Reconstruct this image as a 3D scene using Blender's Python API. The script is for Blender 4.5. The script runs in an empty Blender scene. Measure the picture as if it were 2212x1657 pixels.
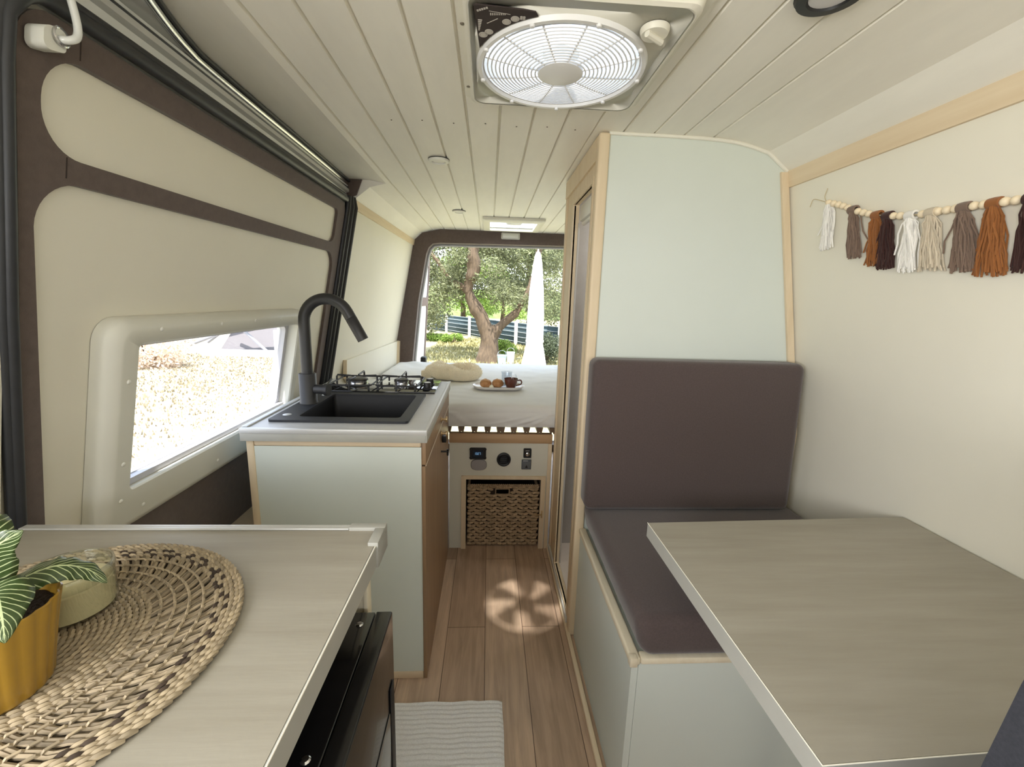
import bpy, bmesh, math, random
from mathutils import Vector, Matrix
random.seed(7)
PI = math.pi
SC = bpy.context.scene
COL = SC.collection
R = math.radians

# ------------------------------------------------------------------ colour / materials
def lin(c):
    out = []
    for v in c[:3]:
        v /= 255.0
        out.append(v / 12.92 if v <= 0.04045 else ((v + 0.055) / 1.055) ** 2.4)
    return (out[0], out[1], out[2], 1.0)

MATS = {}
def mat(name, col, rough=0.5, metal=0.0, var=0.0, scale=6.0, stretch=(1, 1, 1), bump=0.0, bscale=120.0, coat=0.0,
        trans=0.0, ior=1.45, island=0.0, col2=None, spec=0.5, sheen=0.0, emit=None, estr=0.0, detail=4.0, alpha=None):
    """Principled material; base colour varied by noise (var), by a second colour (col2) and per island."""
    if name in MATS:
        return MATS[name]
    m = bpy.data.materials.new(name)
    m.use_nodes = True
    nt = m.node_tree
    b = nt.nodes['Principled BSDF']
    b.inputs['Roughness'].default_value = rough
    b.inputs['Metallic'].default_value = metal
    b.inputs['IOR'].default_value = ior
    b.inputs['Specular IOR Level'].default_value = spec
    b.inputs['Coat Weight'].default_value = coat
    b.inputs['Transmission Weight'].default_value = trans
    if sheen:
        b.inputs['Sheen Weight'].default_value = sheen
        b.inputs['Sheen Roughness'].default_value = 0.5
    if emit:
        b.inputs['Emission Color'].default_value = lin(emit)
        b.inputs['Emission Strength'].default_value = estr
    c = lin(col)
    b.inputs['Base Color'].default_value = c
    tc = nt.nodes.new('ShaderNodeTexCoord')
    mp = nt.nodes.new('ShaderNodeMapping')
    mp.inputs['Scale'].default_value = stretch
    nt.links.new(tc.outputs['Object'], mp.inputs['Vector'])
    last = None
    if var or col2:
        n = nt.nodes.new('ShaderNodeTexNoise')
        n.inputs['Scale'].default_value = scale
        n.inputs['Detail'].default_value = detail
        n.inputs['Roughness'].default_value = 0.6
        nt.links.new(mp.outputs['Vector'], n.inputs['Vector'])
        ra = nt.nodes.new('ShaderNodeValToRGB')
        ra.color_ramp.elements[0].position = 0.3
        ra.color_ramp.elements[1].position = 0.7
        if col2:
            ra.color_ramp.elements[0].color = lin(col2)
            ra.color_ramp.elements[1].color = c
        else:
            ra.color_ramp.elements[0].color = tuple(x * (1 - var) for x in c[:3]) + (1,)
            ra.color_ramp.elements[1].color = tuple(min(1, x * (1 + var)) for x in c[:3]) + (1,)
        nt.links.new(n.outputs['Fac'], ra.inputs['Fac'])
        last = ra.outputs['Color']
    if island:
        g = nt.nodes.new('ShaderNodeNewGeometry')
        mr = nt.nodes.new('ShaderNodeMapRange')
        mr.inputs['To Min'].default_value = 1 - island
        mr.inputs['To Max'].default_value = 1 + island
        nt.links.new(g.outputs['Random Per Island'], mr.inputs['Value'])
        mx = nt.nodes.new('ShaderNodeVectorMath')
        mx.operation = 'SCALE'
        if last is None:
            mx.inputs[0].default_value = c[:3]
        else:
            nt.links.new(last, mx.inputs[0])
        nt.links.new(mr.outputs['Result'], mx.inputs['Scale'])
        last = mx.outputs['Vector']
    if last is not None:
        nt.links.new(last, b.inputs['Base Color'])
    if bump:
        n2 = nt.nodes.new('ShaderNodeTexNoise')
        n2.inputs['Scale'].default_value = bscale
        n2.inputs['Detail'].default_value = 3
        nt.links.new(mp.outputs['Vector'], n2.inputs['Vector'])
        bp = nt.nodes.new('ShaderNodeBump')
        bp.inputs['Strength'].default_value = bump
        bp.inputs['Distance'].default_value = 0.01
        nt.links.new(n2.outputs['Fac'], bp.inputs['Height'])
        nt.links.new(bp.outputs['Normal'], b.inputs['Normal'])
    MATS[name] = m
    return m

def translucent(name, col, t=0.5, clear=0.0, rough=0.4):
    """Milky plastic: diffuse + translucent, partly clear."""
    if name in MATS:
        return MATS[name]
    m = bpy.data.materials.new(name)
    m.use_nodes = True
    nt = m.node_tree
    nt.nodes.remove(nt.nodes['Principled BSDF'])
    out = nt.nodes['Material Output']
    d = nt.nodes.new('ShaderNodeBsdfDiffuse'); d.inputs['Color'].default_value = lin(col)
    tl = nt.nodes.new('ShaderNodeBsdfTranslucent'); tl.inputs['Color'].default_value = lin(col)
    mx = nt.nodes.new('ShaderNodeMixShader'); mx.inputs[0].default_value = t
    nt.links.new(d.outputs[0], mx.inputs[1]); nt.links.new(tl.outputs[0], mx.inputs[2])
    last = mx
    if clear:
        tp = nt.nodes.new('ShaderNodeBsdfTransparent')
        m2 = nt.nodes.new('ShaderNodeMixShader'); m2.inputs[0].default_value = clear
        nt.links.new(last.outputs[0], m2.inputs[1]); nt.links.new(tp.outputs[0], m2.inputs[2])
        last = m2
    nt.links.new(last.outputs[0], out.inputs['Surface'])
    MATS[name] = m
    return m

def pane_mat(name, tint=(245, 248, 250), refl=0.06):
    """Thin window pane: see-through with a slight gloss."""
    if name in MATS:
        return MATS[name]
    m = bpy.data.materials.new(name)
    m.use_nodes = True
    nt = m.node_tree
    nt.nodes.remove(nt.nodes['Principled BSDF'])
    tp = nt.nodes.new('ShaderNodeBsdfTransparent'); tp.inputs['Color'].default_value = lin(tint)
    gl = nt.nodes.new('ShaderNodeBsdfGlossy'); gl.inputs['Roughness'].default_value = 0.03
    mx = nt.nodes.new('ShaderNodeMixShader'); mx.inputs[0].default_value = refl
    nt.links.new(tp.outputs[0], mx.inputs[1]); nt.links.new(gl.outputs[0], mx.inputs[2])
    nt.links.new(mx.outputs[0], nt.nodes['Material Output'].inputs['Surface'])
    MATS[name] = m
    return m

def wood(name, c1, c2, axis='Z', rough=0.45, scale=1.0, bump=0.05):
    """Straight-grained wood, grain along the axis."""
    st = {'X': (0.06, 1, 1), 'Y': (1, 0.06, 1), 'Z': (1, 1, 0.06)}[axis]
    return mat(name, c1, rough=rough, col2=c2, scale=38 * scale, stretch=st, bump=bump, bscale=60, detail=6)

# ------------------------------------------------------------------ mesh builder
WORLD = {}          # object name -> world base
class MB:
    def __init__(self):
        self.bm = bmesh.new()
    def box(self, lo, hi, bevel=0.0, seg=2, M=None):
        lo, hi = Vector(lo), Vector(hi)
        r = bmesh.ops.create_cube(self.bm, size=1.0)
        vs = r['verts']
        c, s = (lo + hi) / 2, hi - lo
        for v in vs:
            v.co = Vector((v.co.x * s.x, v.co.y * s.y, v.co.z * s.z)) + c
        if bevel:
            es = list({e for v in vs for e in v.link_edges})
            rb = bmesh.ops.bevel(self.bm, geom=es, offset=bevel, segments=seg, profile=0.5, affect='EDGES')
            vs = list({v for f in rb['faces'] for v in f.verts} | {v for v in vs if v.is_valid})
        if M is not None:
            for v in vs:
                v.co = M @ v.co
        return self
    def verts_faces(self, vs, fs):
        bv = [self.bm.verts.new(v) for v in vs]
        for f in fs:
            try:
                self.bm.faces.new([bv[i] for i in f])
            except ValueError:
                pass
        return self
    def grid(self, rows, close_u=False, close_v=False, cap=False):
        """rows: list of rows of points."""
        n, m = len(rows), len(rows[0])
        bv = [[self.bm.verts.new(p) for p in r] for r in rows]
        for i in range(n if close_u else n - 1):
            for j in range(m if close_v else m - 1):
                a, b = bv[i], bv[(i + 1) % n]
                try:
                    self.bm.faces.new((a[j], a[(j + 1) % m], b[(j + 1) % m], b[j]))
                except ValueError:
                    pass
        if cap:
            for r in (bv[0][::-1], bv[-1]):
                try:
                    self.bm.faces.new(r)
                except ValueError:
                    pass
        return self
    def tube(self, path, r, seg=10, closed=False, cap=True, flat=1.0):
        """Round tube along a path; r a number or a list."""
        P = [Vector(p) for p in path]
        n = len(P)
        rr = r if isinstance(r, (list, tuple)) else [r] * n
        tans = []
        for i in range(n):
            a = P[(i - 1) % n] if (closed or i > 0) else P[i]
            b = P[(i + 1) % n] if (closed or i < n - 1) else P[i]
            t = (b - a)
            tans.append(t.normalized() if t.length > 1e-9 else Vector((0, 0, 1)))
        t0 = tans[0]
        up = Vector((0, 0, 1)) if abs(t0.z) < 0.9 else Vector((1, 0, 0))
        nrm = (up - t0 * up.dot(t0)).normalized()
        rows = []
        for i in range(n):
            t = tans[i]
            nrm = (nrm - t * nrm.dot(t))
            nrm = nrm.normalized() if nrm.length > 1e-6 else t.orthogonal().normalized()
            bn = t.cross(nrm)
            rows.append([P[i] + (nrm * math.cos(2 * PI * k / seg) * flat + bn * math.sin(2 * PI * k / seg)) * rr[i] for k in range(seg)])
        self.grid(rows, close_u=closed, close_v=True, cap=cap and not closed)
        return self
    def lathe(self, prof, c=(0, 0, 0), seg=32, axis='Z', a0=0.0, a1=2 * PI, wob=None):
        """prof: (radius, height) pairs."""
        c = Vector(c)
        full = abs(a1 - a0 - 2 * PI) < 1e-6
        rows = []
        ns = seg if full else seg + 1
        for k in range(ns):
            a = a0 + (a1 - a0) * k / seg
            row = []
            for (r, h) in prof:
                q = r * (wob(a, h) if wob else 1.0)
                x, y = q * math.cos(a), q * math.sin(a)
                p = {'Z': Vector((x, y, h)), 'Y': Vector((x, h, y)), 'X': Vector((h, x, y))}[axis]
                row.append(c + p)
            rows.append(row)
        self.grid(rows, close_u=full)
        bmesh.ops.remove_doubles(self.bm, verts=self.bm.verts, dist=1e-6)
        return self
    def ball(self, c, r, sx=1, sy=1, sz=1, u=12, v=8, M=None):
        r_ = bmesh.ops.create_uvsphere(self.bm, u_segments=u, v_segments=v, radius=1.0)
        for q in r_['verts']:
            p = Vector((q.co.x * r * sx, q.co.y * r * sy, q.co.z * r * sz))
            if M is not None:
                p = M @ p
            q.co = p + Vector(c)
        return self
    def plate(self, outer, holes, fn, d0, d1):
        """Flat plate with holes: outlines in (u,v), fn(u,v,d) -> point."""
        loops = [outer] + list(holes)
        fr, bk = [], []
        tmp = bmesh.new()
        edges = []
        idx = {}
        for L in loops:
            vs = [tmp.verts.new((p[0], p[1], 0)) for p in L]
            for i in range(len(vs)):
                edges.append(tmp.edges.new((vs[i], vs[(i + 1) % len(vs)])))
        bmesh.ops.triangle_fill(tmp, use_beauty=True, use_dissolve=False, edges=edges)
        tmp.verts.index_update()
        pts = [(v.co.x, v.co.y) for v in tmp.verts]
        fs = [[v.index for v in f.verts] for f in tmp.faces]
        tmp.free()
        A = [self.bm.verts.new(fn(u, v, d0)) for u, v in pts]
        B = [self.bm.verts.new(fn(u, v, d1)) for u, v in pts]
        for f in fs:
            self.bm.faces.new([A[i] for i in f])
            self.bm.faces.new([B[i] for i in reversed(f)])
        k = 0
        for L in loops:
            n = len(L)
            for i in range(n):
                a, b = k + i, k + (i + 1) % n
                self.bm.faces.new((A[a], A[b], B[b], B[a]))
            k += n
        return self
    def prism(self, poly, fn, d0, d1):
        return self.plate(poly, [], fn, d0, d1)
    def build(self, name, m, parent=None, sharp=38, smooth=True, recalc=True):
        bm = self.bm
        if recalc:
            bmesh.ops.recalc_face_normals(bm, faces=bm.faces)
        bm.normal_update()
        lim = R(sharp)
        for f in bm.faces:
            f.smooth = smooth
        for e in bm.edges:
            if len(e.link_faces) == 2 and e.calc_face_angle(0) > lim:
                e.smooth = False
        base = Vector((0, 0, 0))
        p = parent
        if parent is not None:
            base = WORLD[parent.name]
        if base.length:
            for v in bm.verts:
                v.co -= base
        me = bpy.data.meshes.new(name)
        bm.to_mesh(me)
        bm.free()
        o = bpy.data.objects.new(name, me)
        COL.objects.link(o)
        if m is not None:
            me.materials.append(m)
        if parent is not None:
            o.parent = parent
        WORLD[o.name] = base
        return o

def tag(o, label, cat, group=None, kind=None):
    o['label'] = label
    o['category'] = cat
    if group: o['group'] = group
    if kind: o['kind'] = kind
    return o
def thing(name, label, cat, loc=(0, 0, 0), group=None, kind=None):
    o = bpy.data.objects.new(name, None)
    o.empty_display_size = 0.05
    COL.objects.link(o)
    o.location = loc
    WORLD[o.name] = Vector(loc)
    return tag(o, label, cat, group, kind)
def dup(root, loc, label=None, rotz=None, group=None):
    """Copy a thing with its parts and sub-parts."""
    def rec(o, par):
        c = o.copy()
        COL.objects.link(c)
        if par is not None:
            c.parent = par
        for ch in list(o.children):
            rec(ch, c)
        return c
    r = rec(root, None)
    r.location = loc
    if rotz is not None: r.rotation_euler = (0, 0, rotz)
    if label: r['label'] = label
    if group: r['group'] = group
    WORLD[r.name] = Vector(loc)
    return r

def rrect(u0, v0, u1, v1, r, n=6):
    """Rounded rectangle outline; r a number or four radii (bl, br, tr, tl)."""
    rs = r if isinstance(r, (list, tuple)) else [r] * 4
    out = []
    for (cx, cy, a0, q) in ((u0, v0, PI, rs[0]), (u1, v0, 1.5 * PI, rs[1]), (u1, v1, 0, rs[2]), (u0, v1, 0.5 * PI, rs[3])):
        sx = 1 if cx == u0 else -1
        sy = 1 if cy == v0 else -1
        if q <= 0:
            out.append((cx, cy)); continue
        for k in range(n + 1):
            a = a0 + 0.5 * PI * k / n
            out.append((cx + sx * q + q * math.cos(a), cy + sy * q + q * math.sin(a)))
    return out
def circle(cu, cv, r, n=32):
    return [(cu + r * math.cos(2 * PI * k / n), cv + r * math.sin(2 * PI * k / n)) for k in range(n)]
def bez(pts, n=24):
    """Catmull-Rom through points."""
    P = [Vector(p) for p in pts]
    P = [P[0] * 2 - P[1]] + P + [P[-1] * 2 - P[-2]]
    out = []
    for i in range(1, len(P) - 2):
        p0, p1, p2, p3 = P[i - 1], P[i], P[i + 1], P[i + 2]
        for k in range(n):
            t = k / n
            out.append(0.5 * ((2 * p1) + (-p0 + p2) * t + (2 * p0 - 5 * p1 + 4 * p2 - p3) * t * t + (-p0 + 3 * p1 - 3 * p2 + p3) * t ** 3))
    out.append(P[-2])
    return out
fXY = lambda z: (lambda u, v, d: Vector((u, v, z + d)))
fXZ = lambda y: (lambda u, v, d: Vector((u, y + d, v)))
fYZ = lambda x: (lambda u, v, d: Vector((x + d, u, v)))

# ------------------------------------------------------------------ palette
CREAM = mat('cream_panel_paint', (230, 226, 211), rough=0.55, var=0.02, scale=3, bump=0.02, bscale=260)
SAGE = mat('pale_sage_panel', (212, 219, 212), rough=0.5, var=0.02, scale=2.5)
CEIL = mat('white_painted_planks', (236, 233, 223), rough=0.5, var=0.035, scale=9, stretch=(1.6, 0.35, 1), bump=0.05, bscale=30)
TRIM = wood('pale_pine_trim', (225, 208, 179), (214, 194, 162), 'Y', rough=0.5)
TRIMZ = wood('pale_pine_trim_upright', (225, 208, 179), (214, 194, 162), 'Z', rough=0.5)
TRIMX = wood('pale_pine_trim_across', (222, 204, 176), (212, 192, 163), 'X', rough=0.5)
OAK = wood('mid_oak_veneer', (160, 132, 103), (138, 111, 85), 'Z', rough=0.4)
FABRIC = mat('dark_brown_felt', (98, 86, 81), rough=0.95, var=0.10, scale=60, bump=0.12, bscale=500, sheen=0.25, spec=0.2)
CUSH = mat('charcoal_brown_cushion_cloth', (82, 71, 69), rough=0.95, var=0.12, scale=240, bump=0.12, bscale=700, sheen=0.3, spec=0.2)
RUBBER = mat('black_rubber', (46, 47, 50), rough=0.42, var=0.1, scale=40)
BLACKP = mat('black_plastic', (26, 26, 28), rough=0.45)
MATTEB = mat('matte_black_metal', (48, 48, 49), rough=0.42, metal=0.0, spec=0.5)
WHITEP = mat('white_plastic', (228, 228, 220), rough=0.4, var=0.01)
WHITEG = mat('white_gloss_paint', (222, 224, 222), rough=0.15, coat=0.6)
STEEL = mat('polished_steel', (200, 200, 202), rough=0.18, metal=1.0)
ALU = mat('brushed_aluminium', (206, 206, 204), rough=0.42, metal=0.35)
BRASS = mat('pale_brass', (214, 190, 150), rough=0.3, metal=0.9)
LAMIN = mat('taupe_laminate', (161, 156, 144), rough=0.48, col2=(148, 142, 129), scale=14, stretch=(0.22, 2.2, 1), bump=0.03, bscale=60, detail=7)
EDGE = mat('grey_laminate_edge', (172, 171, 163), rough=0.4, var=0.03, scale=20)
KTOP = mat('grey_laminate', (192, 192, 191), rough=0.35, var=0.03, scale=18)

# ------------------------------------------------------------------ van section
XC = 0.166
def hw(z):                                  # half width of the van at height z
    if z < 0.85: return 0.986
    if z < 1.74: return 0.811 + 0.197 * (1.74 - z)
    return 0.811 - (z - 1.74) / 0.059 * 0.077
def taper(y):
    return 1.0 if y < 2.2 else 1.0 - 0.055 * (y - 2.2) / 1.4
def wall_x(side, y, z, off=0.0):
    return XC + side * (hw(z) * taper(y) - off)

FLOORM = None
def floor_mat():
    m = bpy.data.materials.new('oak_vinyl_planks')
    m.use_nodes = True
    nt = m.node_tree
    b = nt.nodes['Principled BSDF']
    b.inputs['Roughness'].default_value = 0.42
    tc = nt.nodes.new('ShaderNodeTexCoord')
    sp = nt.nodes.new('ShaderNodeSeparateXYZ')
    cb = nt.nodes.new('ShaderNodeCombineXYZ')
    nt.links.new(tc.outputs['Object'], sp.inputs[0])
    ad = nt.nodes.new('ShaderNodeMath'); ad.operation = 'ADD'; ad.inputs[1].default_value = 3.03
    ad2 = nt.nodes.new('ShaderNodeMath'); ad2.operation = 'ADD'; ad2.inputs[1].default_value = 3.14
    nt.links.new(sp.outputs['Y'], ad.inputs[0])
    nt.links.new(sp.outputs['X'], ad2.inputs[0])
    nt.links.new(ad.outputs[0], cb.inputs['X'])
    nt.links.new(ad2.outputs[0], cb.inputs['Y'])
    br = nt.nodes.new('ShaderNodeTexBrick')
    br.inputs['Scale'].default_value = 1.0
    br.inputs['Brick Width'].default_value = 1.25
    br.inputs['Row Height'].default_value = 0.15
    br.inputs['Mortar Size'].default_value = 0.0012
    br.inputs['Color1'].default_value = lin((196, 170, 145))
    br.inputs['Color2'].default_value = lin((166, 139, 116))
    br.inputs['Mortar'].default_value = lin((88, 66, 52))
    br.offset = 0.37
    nt.links.new(cb.outputs[0], br.inputs['Vector'])
    mp = nt.nodes.new('ShaderNodeMapping')
    mp.inputs['Scale'].default_value = (1.0, 0.07, 1)
    nt.links.new(tc.outputs['Object'], mp.inputs['Vector'])
    n = nt.nodes.new('ShaderNodeTexNoise')
    n.inputs['Scale'].default_value = 42
    n.inputs['Detail'].default_value = 8
    n.inputs['Roughness'].default_value = 0.65
    n.inputs['Distortion'].default_value = 0.6
    nt.links.new(mp.outputs[0], n.inputs['Vector'])
    n3 = nt.nodes.new('ShaderNodeTexNoise')
    n3.inputs['Scale'].default_value = 9
    n3.inputs['Detail'].default_value = 3
    mp3 = nt.nodes.new('ShaderNodeMapping')
    mp3.inputs['Scale'].default_value = (1.0, 0.25, 1)
    nt.links.new(tc.outputs['Object'], mp3.inputs['Vector'])
    nt.links.new(mp3.outputs[0], n3.inputs['Vector'])
    ra = nt.nodes.new('ShaderNodeMapRange')
    ra.inputs['From Min'].default_value = 0.3
    ra.inputs['From Max'].default_value = 0.7
    ra.inputs['To Min'].default_value = 0.72
    ra.inputs['To Max'].default_value = 1.15
    nt.links.new(n.outputs['Fac'], ra.inputs['Value'])
    ra3 = nt.nodes.new('ShaderNodeMapRange')
    ra3.inputs['From Min'].default_value = 0.3
    ra3.inputs['From Max'].default_value = 0.7
    ra3.inputs['To Min'].default_value = 0.85
    ra3.inputs['To Max'].default_value = 1.12
    nt.links.new(n3.outputs['Fac'], ra3.inputs['Value'])
    mu = nt.nodes.new('ShaderNodeMath'); mu.operation = 'MULTIPLY'
    nt.links.new(ra.outputs[0], mu.inputs[0]); nt.links.new(ra3.outputs[0], mu.inputs[1])
    vm = nt.nodes.new('ShaderNodeVectorMath'); vm.operation = 'SCALE'
    nt.links.new(br.outputs['Color'], vm.inputs[0])
    nt.links.new(mu.outputs[0], vm.inputs['Scale'])
    nt.links.new(vm.outputs[0], b.inputs['Base Color'])
    bp = nt.nodes.new('ShaderNodeBump'); bp.inputs['Strength'].default_value = 0.08
    nt.links.new(n.outputs['Fac'], bp.inputs['Height'])
    nt.links.new(bp.outputs[0], b.inputs['Normal'])
    return m

Y0, Y1 = -1.05, 3.6
tag(MB().box((XC - 1.06, Y0, -0.04), (XC + 1.06, Y1, 0)).build('floor', floor_mat()),
    'oak-look plank floor running down the aisle', 'floor', kind='structure')

# walls: right, left behind the sliding door, left ahead of it
def wall_strip(side, ya, yb, ny=8, zs=None, thick=0.05):
    zs = zs or [0, 0.4, 0.85, 1.0, 1.2, 1.4, 1.6, 1.74]
    m = MB()
    inner, outer = [], []
    for k in range(ny + 1):
        y = ya + (yb - ya) * k / ny
        inner.append([Vector((wall_x(side, y, z), y, z)) for z in zs])
        outer.append([Vector((wall_x(side, y, z, -thick), y, z)) for z in reversed(zs)])
    rows = [a + b for a, b in zip(inner, outer)]
    m.grid(rows, close_v=True, cap=True)
    return m
tag(wall_strip(1, Y0, Y1, 10).build('wall_right', CREAM), 'cream lining panel of the right wall', 'wall', kind='structure')
tag(wall_strip(-1, 2.17, Y1, 6).build('wall_left', CREAM), 'cream lining panel beside the bed on the left', 'wall', kind='structure')
m_ = wall_strip(-1, -0.05, 0.70, 3)
_ = m_.build('wall_left', CREAM); tag(_, 'cream lining panel ahead of the sliding door', 'wall', kind='structure')
_ = wall_strip(-1, Y0, -0.051, 3, [0, 0.4, 0.85, 1.05]).build('wall_left', CREAM); tag(_, 'cab door panel under the open side window behind the camera', 'wall', kind='structure')
_ = wall_strip(-1, Y0, -0.051, 3, [1.58, 1.74]).build('wall_left', CREAM); tag(_, 'cab lining above the open side window behind the camera', 'wall', kind='structure')

# ceiling: profile with grooves, lofted down the van, open at fan and skylight
HX0, HX1 = -0.02, 0.315
FAN_Y = (0.865, 1.215)
SKY_Y = (3.04, 3.37)
def ceil_profile():
    pts = []
    xs = [0.12 + 0.0985 * k for k in range(-8, 7)]
    def zc(x):
        d = abs(x - XC)
        if d < 0.56: return 1.832
        if d < 0.734: return 1.832 - 0.033 * ((d - 0.56) / 0.174) ** 1.6
        return 1.799 - 0.059 * (d - 0.734) / 0.077
    kn = [XC - 0.811, XC - 0.734, XC + 0.734, XC + 0.811, HX0, HX1]
    arr = [(x, zc(x)) for x in kn]
    for x in xs:
        if abs(x - XC) < 0.72:
            for dx, dz in ((-0.0045, 0), (-0.0015, 0.008), (0.0015, 0.008), (0.0045, 0)):
                arr.append((x + dx, zc(x) + dz))
    for x in [XC - 0.66, XC - 0.6, XC + 0.6, XC + 0.66]:
        if all(abs(x - q) > 0.006 for q in xs):
            arr.append((x, zc(x)))
    arr.sort()
    return arr
CP = ceil_profile()
m = MB()
ys = [Y0, -0.2, FAN_Y[0], FAN_Y[1], 2.171, 2.175, SKY_Y[0], SKY_Y[1], Y1]
def cpt(x, z, y):
    if y < 2.173 and x < -0.5:
        return Vector((-0.672 if x < -0.6 else x, y, max(z, 1.829)))
    t = taper(y)
    if abs(x - XC) < 0.4: t = 1.0
    else: t = 1.0 - (1.0 - t) * (abs(x - XC) - 0.4) / 0.41
    return Vector((XC + (x - XC) * t, y, z))
bv = [[m.bm.verts.new(cpt(x, z, y)) for x, z in CP] for y in ys]
for i in range(len(ys) - 1):
    hole = (ys[i], ys[i + 1]) in (FAN_Y, SKY_Y)
    for j in range(len(CP) - 1):
        xm = (CP[j][0] + CP[j + 1][0]) / 2
        if hole and HX0 < xm < HX1: continue
        m.bm.faces.new((bv[i][j], bv[i][j + 1], bv[i + 1][j + 1], bv[i + 1][j]))
ceiling = m.build('ceiling', CEIL, sharp=12, recalc=False)
tag(ceiling, 'white tongue and groove plank ceiling', 'ceiling', kind='structure')
# steel roof skin above it
m = MB()
outer = [(-0.75, Y0), (1.08, Y0), (1.08, Y1), (-0.75, Y1)]
m.plate(outer, [rrect(HX0, FAN_Y[0], HX1, FAN_Y[1], 0.01, 2), rrect(HX0, SKY_Y[0], HX1, SKY_Y[1], 0.01, 2)], fXY(1.86), 0, 0.012)
for (ya, yb) in (FAN_Y, SKY_Y):               # hole linings
    m.plate(rrect(HX0 - 0.012, ya - 0.012, HX1 + 0.012, yb + 0.012, 0.012, 2), [rrect(HX0, ya, HX1, yb, 0.01, 2)], fXY(1.833), 0, 0.027)
for s in (-1, 1):
    m.grid([[Vector((wall_x(s, y, 1.70, -0.05), y, 1.70)), Vector((wall_x(s, y, 1.74, -0.02), y, 1.80)), Vector((XC + s * 0.915 if s > 0 else -0.749, y, 1.866))] for y in (Y0, 2.2, Y1)])
r_ = m.build('ceiling', WHITEG)
tag(r_, 'white steel roof skin above the plank ceiling', 'roof', kind='structure')

# wood trims along the wall tops
def trim_long(side, ya, yb, w=0.05, t=0.008):
    m = MB()
    rows = []
    for y in (ya, min(max(ya, 2.2), yb), yb):
        z1, z0 = 1.742, 1.742 - w
        rows.append([Vector((wall_x(side, y, min(z1, 1.74), 0.0), y, z1)), Vector((wall_x(side, y, min(z1, 1.74), t), y, z1)),
                     Vector((wall_x(side, y, z0, t), y, z0)), Vector((wall_x(side, y, z0, 0), y, z0))])
    m.grid(rows, close_v=True, cap=True)
    return m
tag(trim_long(1, Y0, 1.466).build('trim_1', TRIM), 'pale wood trim strip along the top of the right wall', 'trim', kind='structure')
tag(trim_long(-1, 2.2, Y1, w=0.04).build('trim_2', TRIM), 'pale wood trim strip above the bed on the left wall', 'trim', kind='structure')
tag(trim_long(1, 2.09, Y1, w=0.04).build('trim_3', TRIM), 'pale wood trim strip above the bed behind the shower', 'trim', kind='structure')

# ------------------------------------------------------------------ shower cubicle (bulkhead, door frame, tray)
BY = 1.466
sh = thing('shower_cubicle', 'tall sage-fronted shower cubicle with open pale wood doorway to the aisle', 'shower', (0.75, 1.76, 0))
prof = [(0.362, 0.0), (XC + hw(0) - 0.004, 0.0), (XC + hw(0.85) - 0.004, 0.85), (XC + hw(1.738) - 0.004, 1.738), (0.897, 1.795), (0.80, 1.816), (0.72, 1.825), (0.362, 1.828)]
MB().prism(prof, fXZ(BY), 0, 0.016).build('front_panel', SAGE, sh)['label'] = 'sage front panel'
m = MB()
m.box((0.338, BY - 0.012, 0.0), (0.374, BY + 0.032, 1.829), bevel=0.008, seg=3)
m.build('corner_post', TRIMZ, sh)['label'] = 'rounded pale wood corner post'
# doorway side: plate in (Y,z) at x 0.345..0.362
m = MB()
m.plate([(1.498, 0.0), (2.050, 0.0), (2.050, 1.826), (1.498, 1.826)], [rrect(1.535, 0.05, 1.862, 1.695, 0.004, 2)], fYZ(0.347), 0, 0.02)
m.plate([(1.498, 1.755), (2.052, 1.755), (2.052, 1.826), (1.498, 1.826)], [], fYZ(0.339), 0, 0.008)     # top moulding
m.plate(rrect(1.515, 0.03, 1.882, 1.715, 0.003, 2), [rrect(1.535, 0.05, 1.862, 1.695, 0.003, 2)], fYZ(0.341), 0, 0.012)
m.box((0.341, 2.022, 0.0), (0.349, 2.052, 1.755), bevel=0.002)
m.build('door_frame', TRIMZ, sh)
GREYW = mat('grey_shower_lining', (184, 182, 180), rough=0.4, var=0.04, scale=30)
m = MB()
m.box((0.367, 2.040, 0.0), (1.10, 2.050, 1.80))
m.box((0.367, BY + 0.017, 0.0), (1.10, BY + 0.03, 1.80))
m.box((1.09, BY + 0.03, 0.0), (1.10, 2.045, 1.30))
m.build('inner_lining', GREYW, sh)['label'] = 'plain grey wall lining'
m = MB()
m.plate(rrect(0.369, BY + 0.031, 1.088, 2.044, 0.01, 3), [rrect(0.43, BY + 0.09, 1.03, 1.985, 0.05, 5)], fXY(0.0), 0.002, 0.045)
m.plate(rrect(0.42, BY + 0.08, 1.04, 1.995, 0.05, 5), [], fXY(0.0), 0.002, 0.02)
m.build('shower_tray', mat('cream_white_tray', (236, 226, 216), rough=0.25), sh)['label'] = 'white shower tray with a raised rim'
m = MB()
m.box((0.370, 1.537, 1.628), (0.405, 1.860, 1.692), bevel=0.006)
m.tube([(0.388, 1.54, 1.622), (0.388, 1.86, 1.622)], 0.009, 10)
m.build('roller_blind', WHITEP, sh)['label'] = 'white rolled-up blind cassette'
m = MB()
m.tube([(0.3655, 1.845, 1.62), (0.3655, 1.845, 0.06)], 0.004, 6)
m.build('door_seal', mat('clear_grey_seal', (190, 188, 184), rough=0.3), sh)
m = MB()
m.box((0.345, 1.50, 0.0), (0.3665, 2.04, 0.012)); m.box((0.336, 1.505, 0.003), (0.3465, 2.045, 0.040), bevel=0.003)
m.build('door_sill', mat('pale_grey_sill', (205, 206, 202), rough=0.35), sh)
m = MB()
m.tube(bez([(0.37, BY - 0.003, 1.829), (0.6, BY - 0.003, 1.829), (0.74, BY - 0.003, 1.825), (0.82, BY - 0.003, 1.815), (0.90, BY - 0.003, 1.795)], 6) + [Vector((0.972, BY - 0.003, 1.742))], 0.006, 8)
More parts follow.
